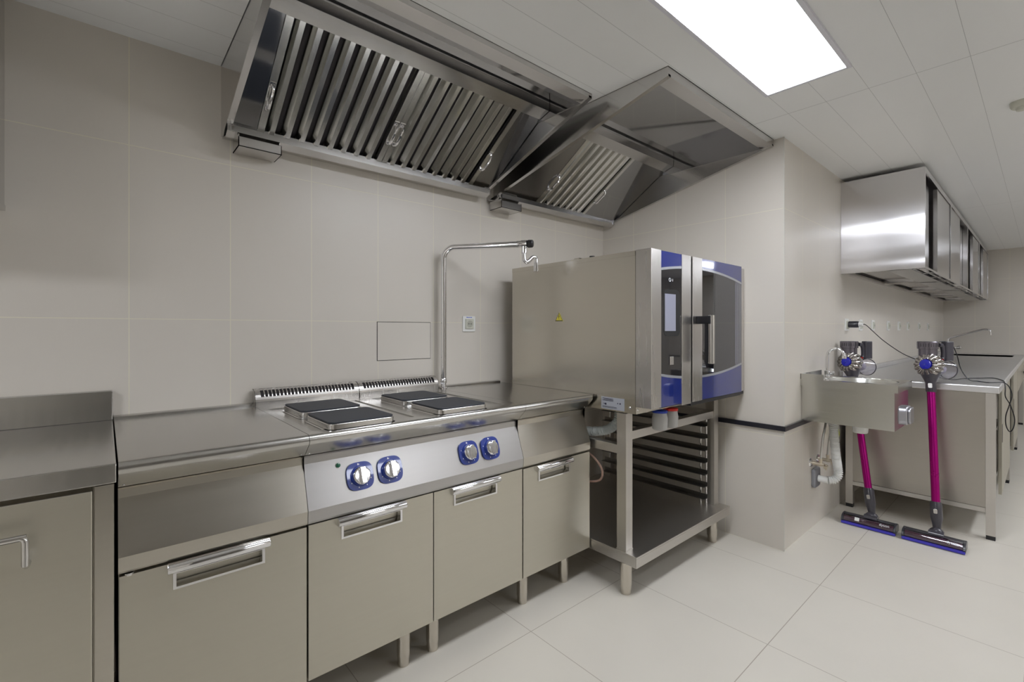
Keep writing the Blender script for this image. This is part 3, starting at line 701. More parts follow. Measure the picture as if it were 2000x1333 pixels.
# cavity and racks
MB().box(2.231, 2.234, YM, -0.20, 0.931, 1.539).box(2.795, 2.7985, YM, -0.20, 0.931, 1.539).box(2.234, 2.795, -0.206, -0.202, 0.931, 1.539).build('cavity_lining', 'cavity', ov)
rk = MB()
for y in (-0.90, -0.40): rk.cyl((2.78, y, 0.94), (2.78, y, 1.53), 0.004, 8)
for k in range(7): rk.cyl((2.772, -0.94, 1.0+k*0.08), (2.772, -0.25, 1.0+k*0.08), 0.003, 6)
rk.build('rack', 'chrome_dull', ov, smooth=True)
MB().box(2.36, 2.64, -0.80, -0.796, 0.95, 1.51).build('fan_guard', 'cavity', ov)
# things on the oven's roof
MB().cyl((2.03, -0.585, Z1+0.004), (2.03, -0.585, Z1+0.030), 0.011, 14).build('vent_pipe', 'chrome_dull', ov, smooth=True)
MB().cyl((2.03, -0.585, Z1+0.030), (2.03, -0.585, Z1+0.044), 0.015, 14).build('vent_cap', 'black', ov, smooth=True)
MB().prism([(-0.52, Z1+0.004), (-0.60, Z1+0.004), (-0.575, Z1+0.026), (-0.545, Z1+0.026)], 'x', 1.93, 1.96).prism([(-0.34, Z1+0.004), (-0.42, Z1+0.004), (-0.405, Z1+0.018), (-0.355, Z1+0.018)], 'x', 1.93, 1.96).build('roof_bracket', 'steel_oven', ov)
# warning triangle, type plate and screws on the side
xs_ = OX0-0.0012
def tri(c, h): return [(c[0]-h*0.60, c[1]-h/2), (c[0]+h*0.60, c[1]-h/2), (c[0], c[1]+h/2)]
wm = MB().prism(tri((-0.505, 1.318), 0.048), 'x', xs_-0.0004, OX0-0.0001).build('warning_sticker', 'yellow', ov, label='yellow triangular electric shock warning sticker')
ink = MB(); a, h_ = (-0.505, 1.318), 0.048
T3 = tri(a, h_*0.97); T2 = tri((a[0], a[1]+0.0005), h_*0.80)
for i in range(3):
    j = (i+1)%3; ink.prism([T3[i], T3[j], T2[j], T2[i]], 'x', xs_-0.0009, xs_-0.0004)
ink.prism([(-0.502, 1.330), (-0.509, 1.317), (-0.504, 1.317), (-0.506, 1.303), (-0.499, 1.320), (-0.504, 1.320), (-0.499, 1.330)], 'x', xs_-0.0009, xs_-0.0004)
ink.build('lightning_bolt', 'ink', wm)
lb = MB().box(xs_-0.0004, OX0-0.0001, -0.925, -0.790, 0.862, 0.920).build('type_plate', 'label', ov, label='grey type plate with small print')
pr = MB(); xx = (xs_-0.0010, xs_-0.0004)
for z in (0.912, 0.907, 0.902): pr.box(*xx, -0.862, -0.798 if z != .907 else -0.806, z, z+0.0022)
for z in (0.874, 0.869): pr.box(*xx, -0.882, -0.798, z, z+0.0015)
pr.prism([(-0.798, 0.888), (-0.812, 0.885), (-0.812, 0.889)], 'x', *xx).cyl((xx[0], -0.817, 0.886), (xx[1], -0.817, 0.886), 0.005, 12)
pr.cyl((xx[0], -0.902, 0.895), (xx[1], -0.902, 0.895), 0.004, 10).cyl((xx[0], -0.888, 0.895), (xx[1], -0.888, 0.895), 0.003, 10)
pr.build('print', 'ink', lb)
for y, z in ((-0.955, 0.882),): MB().lathe([(0, 0.007), (0.003, 0.006), (0.004, 0.0)], (OX0-0.0001, y, z), (-1,0,0), 12).build('screw', 'chrome', ov, smooth=True)
MB().lathe([(0, 0.006), (0.003, 0.005), (0.004, 0.0)], (1.865, -0.9875, 0.876), (0,-1,0), 12).build('screw', 'chrome', ov, smooth=True)

def canister(x, y, lid, label):
    t = thing('detergent_canister', label, 'canister', (x, y, 0.75))
    MB().lathe([(0, 0.030), (0.006, 0.036), (0.055, 0.038), (0.085, 0.033)], (x, y, 0.752), (0,0,1), 20).build('cup', 'clear_white', t, smooth=True)
    MB().lathe([(0, 0.037), (0.010, 0.037), (0.012, 0.034)], (x, y, 0.838), (0,0,1), 20).build('lid', lid, t, smooth=True)
canister(2.075, -0.975, 'blue_cap', 'milky canister with a blue lid under the oven')
canister(2.175, -0.975, 'red', 'milky canister with a red lid under the oven')

hs = MB(); corrugated(hs, [(1.93, -0.84, 0.85), (1.925, -0.83, 0.79), (1.915, -0.78, 0.745), (1.895, -0.70, 0.725), (1.875, -0.60, 0.722), (1.866, -0.45, 0.722)], 0.021, 0.010)
tag(hs.build('drain_hose', 'hose_grey', smooth=True), 'grey corrugated hose between the oven and the narrow worktop unit', 'hose')
hs = MB().tube(smooth_path([(1.86, -0.60, 0.640), (1.863, -0.66, 0.628), (1.868, -0.73, 0.60), (1.872, -0.775, 0.55), (1.868, -0.77, 0.50), (1.864, -0.71, 0.475), (1.862, -0.62, 0.468)]), 0.0055, 10)
tag(hs.build('power_cable', 'brown', smooth=True), 'brown cable looping beside the oven stand', 'cable')
hs = MB().tube(smooth_path([(1.852, -0.58, 0.640), (1.853, -0.67, 0.625), (1.854, -0.70, 0.58), (1.853, -0.66, 0.53), (1.852, -0.58, 0.51)]), 0.006, 10)
tag(hs.build('power_cable', 'cord', smooth=True), 'short black cable curving behind the narrow worktop unit', 'cable')

# ------------------------------------------------------------------ small wall sink
SX0, SX1, SY0, SY1 = 3.152, 3.545, -1.723, RY
sk = thing('hand_sink', 'small wall-hung stainless steel hand basin beside the pillar', 'sink', (3.35, RY, 0.70))
# rim plate with an oval hole
def oval_plate(mb, x0, x1, y0, y1, cx, cy, rx, ry, z0, z1, n=48):
    out = []; inn = []
    for k in range(n):
        q = 2*PI*k/n; c_, s_ = math.cos(q), math.sin(q)
        inn.append((cx+rx*c_, cy+ry*s_))
        tx = ((x1-cx) if c_ > 0 else (x0-cx))/c_ if abs(c_) > 1e-6 else 1e9
        ty = ((y1-cy) if s_ > 0 else (y0-cy))/s_ if abs(s_) > 1e-6 else 1e9
        f = min(tx, ty); out.append((cx+f*c_, cy+f*s_))
    # snap the nearest point to each corner
    for X in (x0, x1):
        for Y in (y0, y1):
            i = min(range(n), key=lambda k: (out[k][0]-X)**2+(out[k][1]-Y)**2); out[i] = (X, Y)
    vs = [(p[0], p[1], z1) for p in out] + [(p[0], p[1], z1) for p in inn] + [(p[0], p[1], z0) for p in out] + [(p[0], p[1], z0) for p in inn]
    fs = []
    for k in range(n):
        j = (k+1) % n
        fs += [(k, j, n+j, n+k), (2*n+j, 2*n+k, 3*n+k, 3*n+j), (2*n+k, 2*n+j, j, k), (n+k, n+j, 3*n+j, 3*n+k)]
    return mb._add(vs, fs)
m_ = MB(); oval_plate(m_, SX0, SX1, SY0, SY1, 3.35, -1.515, 0.160, 0.180, 0.948, 0.953)
m_.box(SX0, SX0+0.004, SY0, SY1, 0.911, 0.948).box(SX1-0.004, SX1, SY0, SY1, 0.911, 0.948).box(SX0+0.004, SX1-0.004, SY0, SY0+0.004, 0.911, 0.948)
m_.build('rim', 'steel_sink', sk)
MB().prism([(RY, 0.953), (RY, 0.985), (-1.385, 0.985), (-1.385, 0.953)][::1], 'x', SX0, SX0+0.003).box(SX0, SX1, RY-0.003, RY, 0.953, 0.985).build('backsplash', 'steel_sink', sk)
prof = [(0, 1.0), (-0.03, 0.93), (-0.08, 0.78), (-0.12, 0.5), (-0.135, 0.15), (-0.135, 0.0)]
b_ = MB(); n = 40; vs = []
for h_, k_ in prof:
    for i in range(n): q = 2*PI*i/n; vs.append((3.35+0.160*k_*math.cos(q), -1.515+0.180*k_*math.sin(q), 0.950+h_))
b_._add(vs, [(i*n+k, i*n+(k+1)%n, (i+1)*n+(k+1)%n, (i+1)*n+k) for i in range(len(prof)-1) for k in range(n)])
b_.build('bowl', 'steel_sink', sk, smooth=True)
MB().box(SX0+0.010, SX0+0.013, SY0+0.016, SY1-0.004, 0.705, 0.948).box(SX1-0.013, SX1-0.010, SY0+0.016, SY1, 0.705, 0.948).box(SX0+0.013, SX1-0.013, SY0+0.016, SY0+0.019, 0.705, 0.948).build('apron', 'steel_sink', sk)
MB().lathe([(0, 0.034), (0.004, 0.037), (0.055, 0.042), (0.058, 0.047), (0.085, 0.047), (0.12, 0.040)], (3.36, -1.515, 0.640), (0,0,1), 24).build('drain_trap', 'white', sk, smooth=True, label='white plastic drain trap')
MB().rslab(3.130, 3.245, -1.764, -1.724, 0.750, 0.846, 0.026, 'y').build('knee_plate', 'knee', sk, smooth=True, bevel=0.006, label='grey knee-operated push plate')
MB().rslab(3.136, 3.239, -1.776, -1.764, 0.756, 0.840, 0.022, 'y').build('knee_pad', 'knee', sk, smooth=True, bevel=0.004)

tp = thing('basin_tap', 'small curved chrome tap on the hand sink', 'tap', (3.27, -1.325, 0.953))
bx = Vector((3.44, -1.325, 0.953))
tp.location = bx; ORG[tp.name] = bx
MB().lathe([(0, 0.018), (0.006, 0.018), (0.010, 0.014), (0.035, 0.014), (0.040, 0.009)], bx, (0,0,1), 18).build('base', 'chrome', tp, smooth=True)
MB().lathe([(0, 0.010), (0.020, 0.012), (0.024, 0.008)], bx+Vector((0.012,-0.012,0.020)), (0.5,-0.8,0.1), 14).build('base_nut', 'chrome', tp, smooth=True)
pp = [bx+Vector((0,0,0.03)), bx+Vector((0,0,0.12))]
for k in range(1, 11):
    a = PI*0.93*k/10; pp.append(bx+Vector((0, -0.047*(1-math.cos(a)), 0.12+0.058*math.sin(a))))
MB().tube(pp, 0.0085, 14).build('spout', 'chrome', tp, smooth=True)
e_ = pp[-1]; MB().lathe([(0, 0.012), (0.018, 0.012)], e_-Vector((0,0,0.016)), (0,0,1), 14).build('aerator', 'chrome', tp, smooth=True)

hs = MB(); corrugated(hs, [(3.36, -1.385, 0.70), (3.365, -1.382, 0.62), (3.395, -1.382, 0.50), (3.425, -1.385, 0.40), (3.430, -1.388, 0.345), (3.418, -1.370, 0.315), (3.400, -1.340, 0.308)], 0.022, 0.010)
hs.cyl((3.400, -1.345, 0.308), (3.400, -1.290, 0.308), 0.021, 18)
tag(hs.build('waste_hose', 'hose_white', smooth=True), 'white corrugated waste hose hanging under the hand sink', 'hose')
tag(MB().rslab(3.345, 3.455, RY-0.022, RY, 0.252, 0.372, 0.02, 'y').build('waste_cover_plate', mat('grey_plate', (0.22, 0.22, 0.24), 0.4), smooth=True, bevel=0.006), 'grey rounded plate where the white hose meets the wall', 'wall plate')
for i, (x, lab) in enumerate(((3.335, 'nickel angle valve nearer the pillar, with braided hose, under the hand sink'), (3.475, 'nickel angle valve farther from the pillar, behind the white hose'))):
    v = thing('angle_valve', lab, 'valve', (x, RY, 0.41), 'angle valves under the hand sink')
    MB().lathe([(0, 0.028), (0.006, 0.026), (0.012, 0.012)], (x, RY, 0.415), (0,-1,0), 20).build('wall_rose', 'chrome', v, smooth=True)
    MB().cyl((x, RY-0.01, 0.415), (x, RY-0.075, 0.415), 0.011, 14).cyl((x, RY-0.055, 0.405), (x, RY-0.055, 0.450), 0.010, 12).build('valve_body', 'brass', v, smooth=True)
    MB().box(x-0.018, x+0.018, RY-0.092, RY-0.075, 0.396, 0.412).cyl((x, RY-0.084, 0.385), (x, RY-0.084, 0.42), 0.006, 8).build('valve_handle', 'brass', v, bevel=0.002)
    hz = MB().tube(smooth_path([(x, RY-0.055, 0.450), (x+0.003, RY-0.060, 0.52), (x+0.02, RY-0.065, 0.60), (x+0.05-i*0.08, RY-0.070, 0.67), (x+0.07-i*0.1, RY-0.070, 0.72)]), 0.0065, 10)
    hz.build('braided_hose', 'braid', v, smooth=True)
hs = MB().tube(smooth_path([(3.62, RY-0.02, 0.68), (3.625, RY-0.03, 0.62), (3.66, RY-0.03, 0.59), (3.72, RY-0.03, 0.62), (3.74, RY-0.03, 0.66), (3.70, RY-0.035, 0.60), (3.68, RY-0.035, 0.54), (3.74, RY-0.035, 0.49), (3.80, RY-0.035, 0.53), (3.76, RY-0.035, 0.57), (3.72, RY-0.035, 0.52)], 6), 0.005, 8)
tag(hs.build('coiled_cord', 'yellow_cord', smooth=True), 'yellow-green cord coiled against the wall behind the hand sink', 'cord')

# ------------------------------------------------------------------ long run of steel tables
TZ = 0.914; TYF = -2.060
def table(x0, x1, label, ndoor=True, apron=None, first=False):
    t = thing('steel_table', label, 'table', ((x0+x1)/2, -1.66, 0), 'steel tables in a row below the wall cabinets')
    if apron is None:
        MB().box(x0+0.0015, x1-0.0015, TYF, RY-0.001, TZ-0.042, TZ).box(x0+0.0015, x1-0.0015, RY-0.026, RY-0.001, TZ, TZ+0.038).build('tabletop', 'steel_bench', t, bevel=0.006 if first else 0.003)
    for x, y in ((x0+0.010, -2.042), (x1-0.052, -2.042), (x0+0.010, -1.345), (x1-0.052, -1.345)):
        lg = MB().box(x, x+0.042, y, y+0.042, 0.025, TZ-0.043).build('leg', 'steel_table', t)
        MB().box(x+0.001, x+0.041, y+0.001, y+0.041, 0.0, 0.025).build('foot', 'black', lg, label='black plastic foot')
    return t
t1 = table(3.942, 5.575, 'near steel table with closed end panel, where the vacuum cleaners lean', first=True)
MB().box(3.956, 3.960, -1.999, -1.304, 0.187, TZ-0.043).build('end_panel', 'steel_end', t1)
MB().box(3.953, 3.975, -1.999, -1.304, 0.158, 0.185).build('bottom_rail', 'steel_table', t1)
MB().box(3.975, 5.56, -1.995, -1.31, 0.160, 0.180).build('bottom_shelf', 'steel_table', t1)
MB().box(3.980, 5.56, -1.318, -1.312, 0.19, 0.868).build('back_panel', 'dark', t1)
MB().box(4.00, 5.52, -1.99, -1.34, 0.50, 0.515).build('middle_shelf', 'steel_table', t1)
for a, b_, yy in ((4.45, 5.47, -2.030), (4.75, 5.52, -2.012)):
    d_ = MB().box(a, b_, yy-0.016, yy, 0.160, 0.868).build('sliding_door', 'steel_front', t1)
    MB().box(a+0.03, a+0.07, yy-0.0175, yy-0.016, 0.50, 0.62).build('finger_pull', 'dark', d_)
t2 = table(5.575, 7.175, 'middle steel table of the row of three below the wall cabinets')
MB().box(5.60, 7.16, -1.995, -1.31, 0.160, 0.180).build('bottom_shelf', 'steel_table', t2)
MB().box(5.60, 7.16, -1.318, -1.312, 0.19, 0.868).build('back_panel', 'dark', t2)
for a, b_, yy in ((6.15, 7.10, -2.030), (6.35, 7.12, -2.012)):
    d_ = MB().box(a, b_, yy-0.016, yy, 0.160, 0.868).build('sliding_door', 'steel_front', t2)
    MB().box(a+0.03, a+0.07, yy-0.0175, yy-0.016, 0.50, 0.62).build('finger_pull', 'dark', d_)
t3 = table(7.175, 9.105, 'farthest steel table with an inset sink, in the corner by the far wall', apron=True)
bt = MB(); bx0, bx1, by0, by1 = 8.30, 8.86, -1.97, -1.42
bt.box(7.1765, bx0, TYF, RY-0.001, TZ-0.042, TZ).box(bx1, 9.1035, TYF, RY-0.001, TZ-0.042, TZ).box(bx0, bx1, TYF, by0, TZ-0.042, TZ).box(bx0, bx1, by1, RY-0.001, TZ-0.042, TZ).box(7.1765, 9.1035, RY-0.026, RY-0.001, TZ, TZ+0.038)
bt.build('tabletop', 'steel_bench', t3)
bw = MB().box(bx0-0.003, bx0, by0-0.003, by1+0.003, 0.66, TZ-0.001).box(bx1, bx1+0.003, by0-0.003, by1+0.003, 0.66, TZ-0.001).box(bx0, bx1, by0-0.003, by0, 0.66, TZ-0.001).box(bx0, bx1, by1, by1+0.003, 0.66, TZ-0.001).box(bx0, bx1, by0, by1, 0.657, 0.660)
bw.build('sink_bowl', 'steel_sink', t3)
MB().box(7.19, 9.09, -2.045, -2.040, 0.60, 0.871).build('apron', 'steel_front', t3)
tp2 = thing('sink_tap', 'long-necked chrome tap at the sink by the far wall', 'tap', (8.92, -1.335, TZ))
o = Vector((8.92, -1.335, TZ))
MB().lathe([(0, 0.030), (0.02, 0.026), (0.03, 0.020), (0.10, 0.020), (0.11, 0.014)], o, (0,0,1), 16).build('base', 'chrome', tp2, smooth=True)
MB().cyl(o+Vector((0,0,0.075)), o+Vector((0.03,-0.10,0.085)), 0.012, 12).lathe([(0, 0.020), (0.03, 0.026), (0.05, 0.012)], o+Vector((0.025,-0.085,0.083)), (0.3,-1,0.1), 10).build('lever', 'chrome', tp2, smooth=True)
MB().tube(smooth_path([o+Vector((0,0,0.10)), o+Vector((0,0,0.19)), o+Vector((0.0,-0.02,0.215)), o+Vector((-0.01,-0.05,0.23)), o+Vector((-0.03,-0.32,0.325)), o+Vector((-0.035,-0.37,0.335)), o+Vector((-0.04,-0.41,0.325)), o+Vector((-0.04,-0.42,0.28)), o+Vector((-0.04,-0.42,0.265))], 5), 0.013, 12).build('spout', 'chrome', tp2, smooth=True)

# ------------------------------------------------------------------ wall cabinets
def wall_cab(x0, x1, label, op):
    t = thing('wall_cabinet', label, 'wall cabinet', ((x0+x1)/2, -1.5, 1.65), 'steel wall cabinets in a row over the tables')
    yf, z0, z1 = -1.724, 1.650, 2.305; w = 0.022
    s_ = MB()
    s_.box(x0, x0+0.003, yf, RY-0.001, z0, z1).box(x1-0.003, x1, yf, RY-0.001, z0, z1)
    s_.box(x0+0.003, x1-0.003, yf, RY-0.001, z1-0.003, z1)
    s_.box(x0+0.003, x1-0.003, yf, yf+0.003, z1-0.035, z1-0.003)
    s_.box(x0+0.003, x0+w, yf, yf+0.003, z0+0.01, z1-0.035).box(x1-w, x1-0.003, yf, yf+0.003, z0+0.01, z1-0.035)
    s_.build('body', 'steel_cab', t)
    MB().box(x0+0.003, x1-0.003, yf+0.085, RY-0.03, z0+0.028, z0+0.031).build('bottom_panel', 'steel_mirror', t)
    fr = MB().box(x0+0.003, x1-0.003, RY-0.030, RY-0.001, z0, z0+0.012).box(x0+0.003, x0+0.03, yf+0.085, RY-0.03, z0, z0+0.010).box(x1-0.03, x1-0.003, yf+0.085, RY-0.03, z0, z0+0.010)
    fr.box(x0+0.003, x1-0.003, yf+0.075, yf+0.20, z0, z0+0.010)
    fr.build('bottom_frame', 'steel_table', t)
    tr = MB().box(x0+0.003, x1-0.003, yf, yf+0.003, z0, z0+0.012).box(x0+0.003, x1-0.003, yf+0.036, yf+0.039, z0, z0+0.012).box(x0+0.003, x1-0.003, yf+0.070, yf+0.073, z0, z0+0.012)
    for k in range(4):
        xx = x0+0.06+(x1-x0-0.12)*k/3; tr.box(xx-0.012, xx+0.012, yf+0.003, yf+0.075, z0, z0+0.006)
    tr.build('door_track', 'chrome_dull', t)
    MB().box(x0+0.003, x1-0.003, yf+0.075, RY-0.006, z0+0.032, z0+0.034).build('inner_floor', 'dark', t)
    L_ = (x1-x0)/2; (a0, a1), (b0, b1) = op
    for a, b2, yy in ((x0+a0, x0+a1, yf+0.040), (x0+b0, x0+b1, yf+0.006)):
        d_ = MB().box(a, b2, yy, yy+0.022, z0+0.014, z1-0.037).build('sliding_door', 'steel_cab', t)
        MB().box(a, a+0.014, yy-0.0015, yy, z0+0.014, z1-0.037).build('door_edge', 'chrome_dull', d_)
    return t
OP = ((0.024, 0.46), (0.555, 1.232))
wall_cab(3.990, 5.246, 'nearest of the four mirror-polished steel wall cabinets', OP)
wall_cab(5.248, 6.504, 'second steel wall cabinet from the near end of the row', ((0.60, 1.225), (0.024, 0.66)))
wall_cab(6.506, 7.762, 'third steel wall cabinet from the near end of the row', OP)
wall_cab(7.764, 9.020, 'last steel wall cabinet, nearest the far wall', OP)

# sockets above the tables
SN = ['white socket nearest the pillar, with a plug adapter in it', 'second white socket from the pillar in the row above the tables', 'third white socket from the pillar in the row above the tables',
      'fourth white socket from the pillar in the row above the tables', 'fifth white socket from the pillar in the row above the tables', 'sixth white socket from the pillar in the row above the tables',
      'white socket second from the far wall, above the tables', 'white socket nearest the far wall, above the tables']
for x, lb_ in zip((4.127, 4.524, 4.927, 5.51, 5.998, 6.461, 7.117, 7.743), SN):
    socket(x, RY, 1.285, lb_, 'sockets in a row above the steel tables')
pg = thing('plug_adapter', 'black plug charger standing out of the first socket near the pillar', 'charger', (4.127, RY-0.05, 1.285))
MB().lathe([(0, 0.020), (0.004, 0.024), (0.055, 0.024), (0.062, 0.021)], (4.127, RY-0.0155, 1.287), (0,-1,0), 20).build('housing', 'vac_dark', pg, smooth=True)
MB().lathe([(0.062, 0.017), (0.085, 0.013), (0.088, 0.008)], (4.127, RY-0.0155, 1.287), (0,-1,0), 16).build('end_cap', 'white', pg, smooth=True)

# ------------------------------------------------------------------ cordless vacuum cleaners
def vacuum(label, hx, hy0, hy1, joint, top, sticker):
    """head along y between hy0 and hy1 with its front at x = hx; joint = neck pivot; top = centre of the cyclone"""
    J = Vector(joint); C = Vector(top)
    t = thing('cordless_vacuum', label, 'vacuum cleaner', (J.x, J.y, 0), 'cordless vacuum cleaners')
    # cleaner head
    a, b_ = sorted((hy0, hy1))
    prof = [(hx+0.012, 0.010), (hx+0.098, 0.010), (hx+0.102, 0.022), (hx+0.098, 0.048), (hx+0.078, 0.057), (hx+0.060, 0.057), (hx+0.052, 0.030), (hx+0.012, 0.018)]
    hd = MB(); hd.prism(prof, 'y', a+0.002, b_-0.002)
    full = [(hx+0.006, 0.010), (hx+0.100, 0.010), (hx+0.103, 0.024), (hx+0.098, 0.049), (hx+0.078, 0.058), (hx+0.050, 0.059), (hx+0.022, 0.053), (hx+0.005, 0.038), (hx, 0.024)]
    hd.prism(full, 'y', a, a+0.012).prism(full, 'y', b_-0.012, b_)
    head = hd.build('cleaner_head', 'vac_dark', t, smooth=True, bevel=0.002)
    MB().box(hx-0.001, hx+0.016, a+0.002, b_-0.002, 0.004, 0.018).build('felt_strip', 'vac_strip', head, label='blue strip along the front edge')
    MB().lathe([(0, 0.006), (0.001, 0.0185), (b_-a-0.028, 0.0185), (b_-a-0.027, 0.006)], (hx+0.030, a+0.014, 0.032), (0,1,0), 20).build('brush_roll', 'vac_roller', head, smooth=True)
    cl = arc(0, 0, 0.026, 60, 200, 10)
    po = [(hx+0.030+p[0], 0.032+p[1]) for p in cl]; pi_ = [(hx+0.030+p[0]*0.94, 0.032+p[1]*0.94) for p in cl]
    MB().prism(po + pi_[::-1], 'y', a+0.012, b_-0.012).build('clear_cover', 'smoke', head, smooth=True, label='clear cover over the brush roll')
    # lettering: reads along the head as seen from the front
    Fm = frame((hx+0.0055, a+0.055, 0.0495), (0,-1,0), (0.55, 0, 0.83), (-0.83, 0, 0.55))
    text_mesh('dyson', 0.021, 'white_paint', head, Fm)
    if sticker:
        s_ = MB(); s_.m = frame((hx+0.005, b_-0.085, 0.047), (0,-1,0), (0.55,0,0.83), (-0.83,0,0.55))
        s_.box(-0.012, 0.012, -0.011, 0.011, 0, 0.0006); so = s_.build('sticker', 'white', head)
    # ball joint
    MB().ball((J.x-0.012, J.y, 0.058), 0.028, 0.036, 0.028).cyl((J.x-0.035, J.y-0.034, 0.050), (J.x-0.035, J.y+0.034, 0.050), 0.022, 16).build('swivel_joint', 'vac_grey', t, smooth=True)
    ax = (C-J).normalized(); ab = Vector((-1,0,0)); ab = (ab-ax*ab.dot(ax)).normalized(); sd = ax.cross(ab)
    L = (C-J).length
    w0, w1 = 0.165, L-0.165
    MB().lathe([(0.010, 0.018), (0.045, 0.022), (0.075, 0.029), (w0-0.01, 0.0285), (w0+0.004, 0.0245)], J, ax, 20).build('lower_collar', 'vac_grey', t, smooth=True)
    for q in (0.115,):
        k = MB(); k.m = frame(J+ax*q+ab*0.0285, sd, ax, ab); k.rslab(-0.009, 0.009, -0.013, 0.013, -0.003, 0.003, 0.005); k.build('release_button', 'chrome_dull', t, bevel=0.001)
    MB().cyl(J+ax*w0, J+ax*w1, 0.0205, 24).build('wand', 'magenta', t, smooth=True, label='magenta metal wand')
    MB().lathe([(w1-0.003, 0.023), (w1+0.002, 0.026), (w1+0.055, 0.026), (w1+0.075, 0.034), (L-0.055, 0.050), (L-0.02, 0.055)], J, ax, 20).build('upper_collar', 'vac_grey', t, smooth=True)
    k = MB(); k.m = frame(J+ax*(w1+0.035)+ab*0.0265, sd, ax, ab); k.rslab(-0.010, 0.010, -0.015, 0.015, -0.003, 0.003, 0.006); k.build('release_button', 'chrome_dull', t, bevel=0.001)
    # cyclone assembly: axis points back towards the viewer's side (-x) and slightly along the wall
    ca_ = Vector((0.90, -0.30, -0.12)).normalized()           # from cap towards bin
    cu = (Vector((0,0,1))-ca_*ca_.z).normalized(); cs = ca_.cross(cu)
    C0 = C - ca_*0.035
    MB().lathe([(0.0, 0.036), (0.010, 0.046), (0.060, 0.052), (0.085, 0.045)], C0, ca_, 24).build('cyclone_core', 'vac_dark', t, smooth=True)
    cy = MB()
    for k in range(14):
        q = 2*PI*(k+0.5)/14; rd = cu*math.cos(q)+cs*math.sin(q)
        cy.tube([C0-ca_*0.004+rd*0.026, C0-ca_*0.010+rd*0.038, C0-ca_*0.004+rd*0.052, C0+ca_*0.012+rd*0.060, C0+ca_*0.045+rd*0.058, C0+ca_*0.075+rd*0.048], 0.014, 10, radii=[0.006, 0.0105, 0.0145, 0.0165, 0.0145, 0.008])
    cy.build('cyclones', 'vac_cyclone', t, smooth=True, label='ring of smoked chrome cyclones')
    cap = MB().lathe([(-0.022, 0.0), (-0.021, 0.024), (-0.018, 0.030), (-0.008, 0.032), (0.004, 0.032)], C0, ca_, 28).build('filter_cap', 'vac_blue', t, smooth=True, label='bright blue round cap')
    MB().lathe([(-0.026, 0.0), (-0.0255, 0.003), (-0.021, 0.005)], C0, ca_, 12).build('cap_stud', 'blue_cap', cap, smooth=True)
    MB().lathe([(0.085, 0.052), (0.088, 0.058), (0.215, 0.058), (0.218, 0.0)], C0-cu*0.014, ca_, 32).build('dust_bin', 'clear', t, smooth=True, label='clear dust bin')
    MB().lathe([(0.213, 0.0595), (0.219, 0.0595), (0.219, 0.056), (0.213, 0.056), (0.213, 0.0595)], C0-cu*0.014, ca_, 32, caps=False).build('bin_rim', 'vac_grey', t, smooth=True)
    MB().lathe([(0.088, 0.030), (0.16, 0.028)], C0-cu*0.014, ca_, 20).build('bin_shroud', 'vac_shroud', t, smooth=True)
    # motor above
    mo = C + Vector((0.01, 0.012, 0.045))
    MB().lathe([(0, 0.046), (0.055, 0.046), (0.056, 0.052), (0.098, 0.053), (0.102, 0.050), (0.103, 0.0)], mo, (0,0,1), 28).build('motor_housing', 'vac_motor', t, smooth=True, label='grey metallic motor cylinder')
    vs_ = MB()
    for k in range(9):
        q = math.radians(150+k*14); p = mo+Vector((0.0525*math.cos(q), 0.0525*math.sin(q), 0.070)); vs_.box(p.x-0.0009, p.x+0.0009, p.y-0.0009, p.y+0.0009, p.z, p.z+0.020)
    vs_.build('vent_slots', 'gap', t)
    # grip and battery
    hp = mo + Vector((0.045, -0.045, 0))
    g_ = MB().tube(smooth_path([hp+Vector((0,0,0.080)), hp+Vector((0.022,-0.012,0.075)), hp+Vector((0.030,-0.018,0.045)), hp+Vector((0.030,-0.018,0.0)), hp+Vector((0.02,-0.012,-0.01))], 5), 0.013, 12)
    g_.build('grip', 'vac_grey', t, smooth=True)
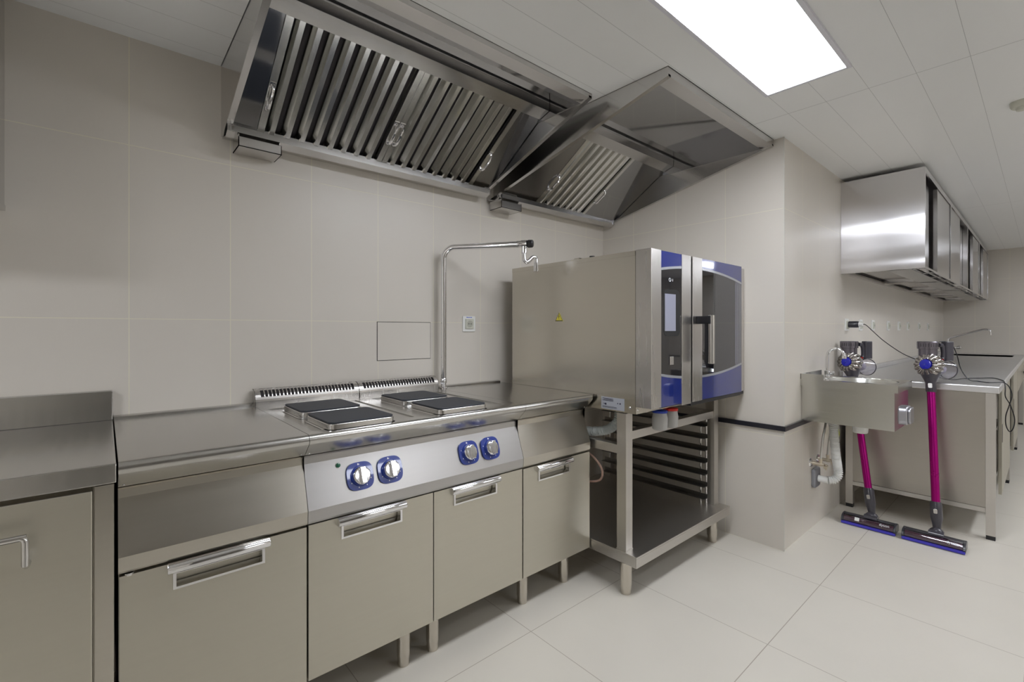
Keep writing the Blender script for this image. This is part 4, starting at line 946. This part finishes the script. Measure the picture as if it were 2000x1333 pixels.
    bt_ = MB(); bt_.m = frame(hp+Vector((0.058,-0.040,0.040)), (0.8,-0.6,0), (0.6,0.8,0), (0,0,1))
    bt_.rslab(-0.034, 0.020, -0.020, 0.020, -0.060, 0.062, 0.010); bt_.build('battery', 'vac_grey', t, smooth=True, bevel=0.004, label='dark rectangular battery pack')
    MB().box(hp.x+0.012, hp.x+0.026, hp.y-0.022, hp.y-0.006, hp.z-0.018, hp.z-0.008).build('trigger', 'red', t, label='small red trigger')
    return t
vacuum('magenta cordless vacuum cleaner leaning behind the small hand sink', 3.582, -1.641, -1.364, (3.690, -1.507, 0.060), (3.872, -1.352, 1.022), True)
vacuum('magenta cordless vacuum cleaner leaning on the steel table with the charging cable', 3.578, -1.945, -1.668, (3.690, -1.815, 0.060), (3.868, -1.762, 1.028), False)

# charging cables
c1 = MB().tube(smooth_path([(4.127, RY-0.100, 1.287), (4.12, -1.385, 1.283), (4.09, -1.43, 1.24), (4.06, -1.50, 1.17), (4.04, -1.60, 1.09), (4.02, -1.69, 1.045), (4.00, -1.74, 1.02), (4.01, -1.78, 0.99), (4.06, -1.80, 0.945), (4.20, -1.83, 0.920), (4.40, -1.875, 0.9175), (4.50, -1.94, 0.9175), (4.58, -2.00, 0.9175), (4.44, -2.045, 0.9175), (4.32, -2.062, 0.915), (4.26, -2.069, 0.88), (4.24, -2.070, 0.83), (4.25, -2.090, 0.78), (4.26, -2.108, 0.70), (4.25, -2.104, 0.64), (4.25, -2.088, 0.612), (4.24, -2.073, 0.65), (4.24, -2.072, 0.71), (4.24, -2.086, 0.775), (4.25, -2.098, 0.84), (4.25, -2.084, 0.895), (4.24, -2.060, 0.9175), (4.21, -2.030, 0.9175), (4.17, -2.00, 0.9175), (4.22, -1.95, 0.9175), (4.14, -1.915, 0.93), (4.06, -1.885, 1.00), (4.02, -1.87, 1.09), (3.99, -1.85, 1.155), (3.95, -1.82, 1.175), (3.92, -1.79, 1.17), (3.90, -1.78, 1.163)], 6), 0.0028, 6)
tag(c1.build('charging_cable', 'cord', smooth=True), 'thin black charging cable from the plug adapter over the near steel table', 'cable')
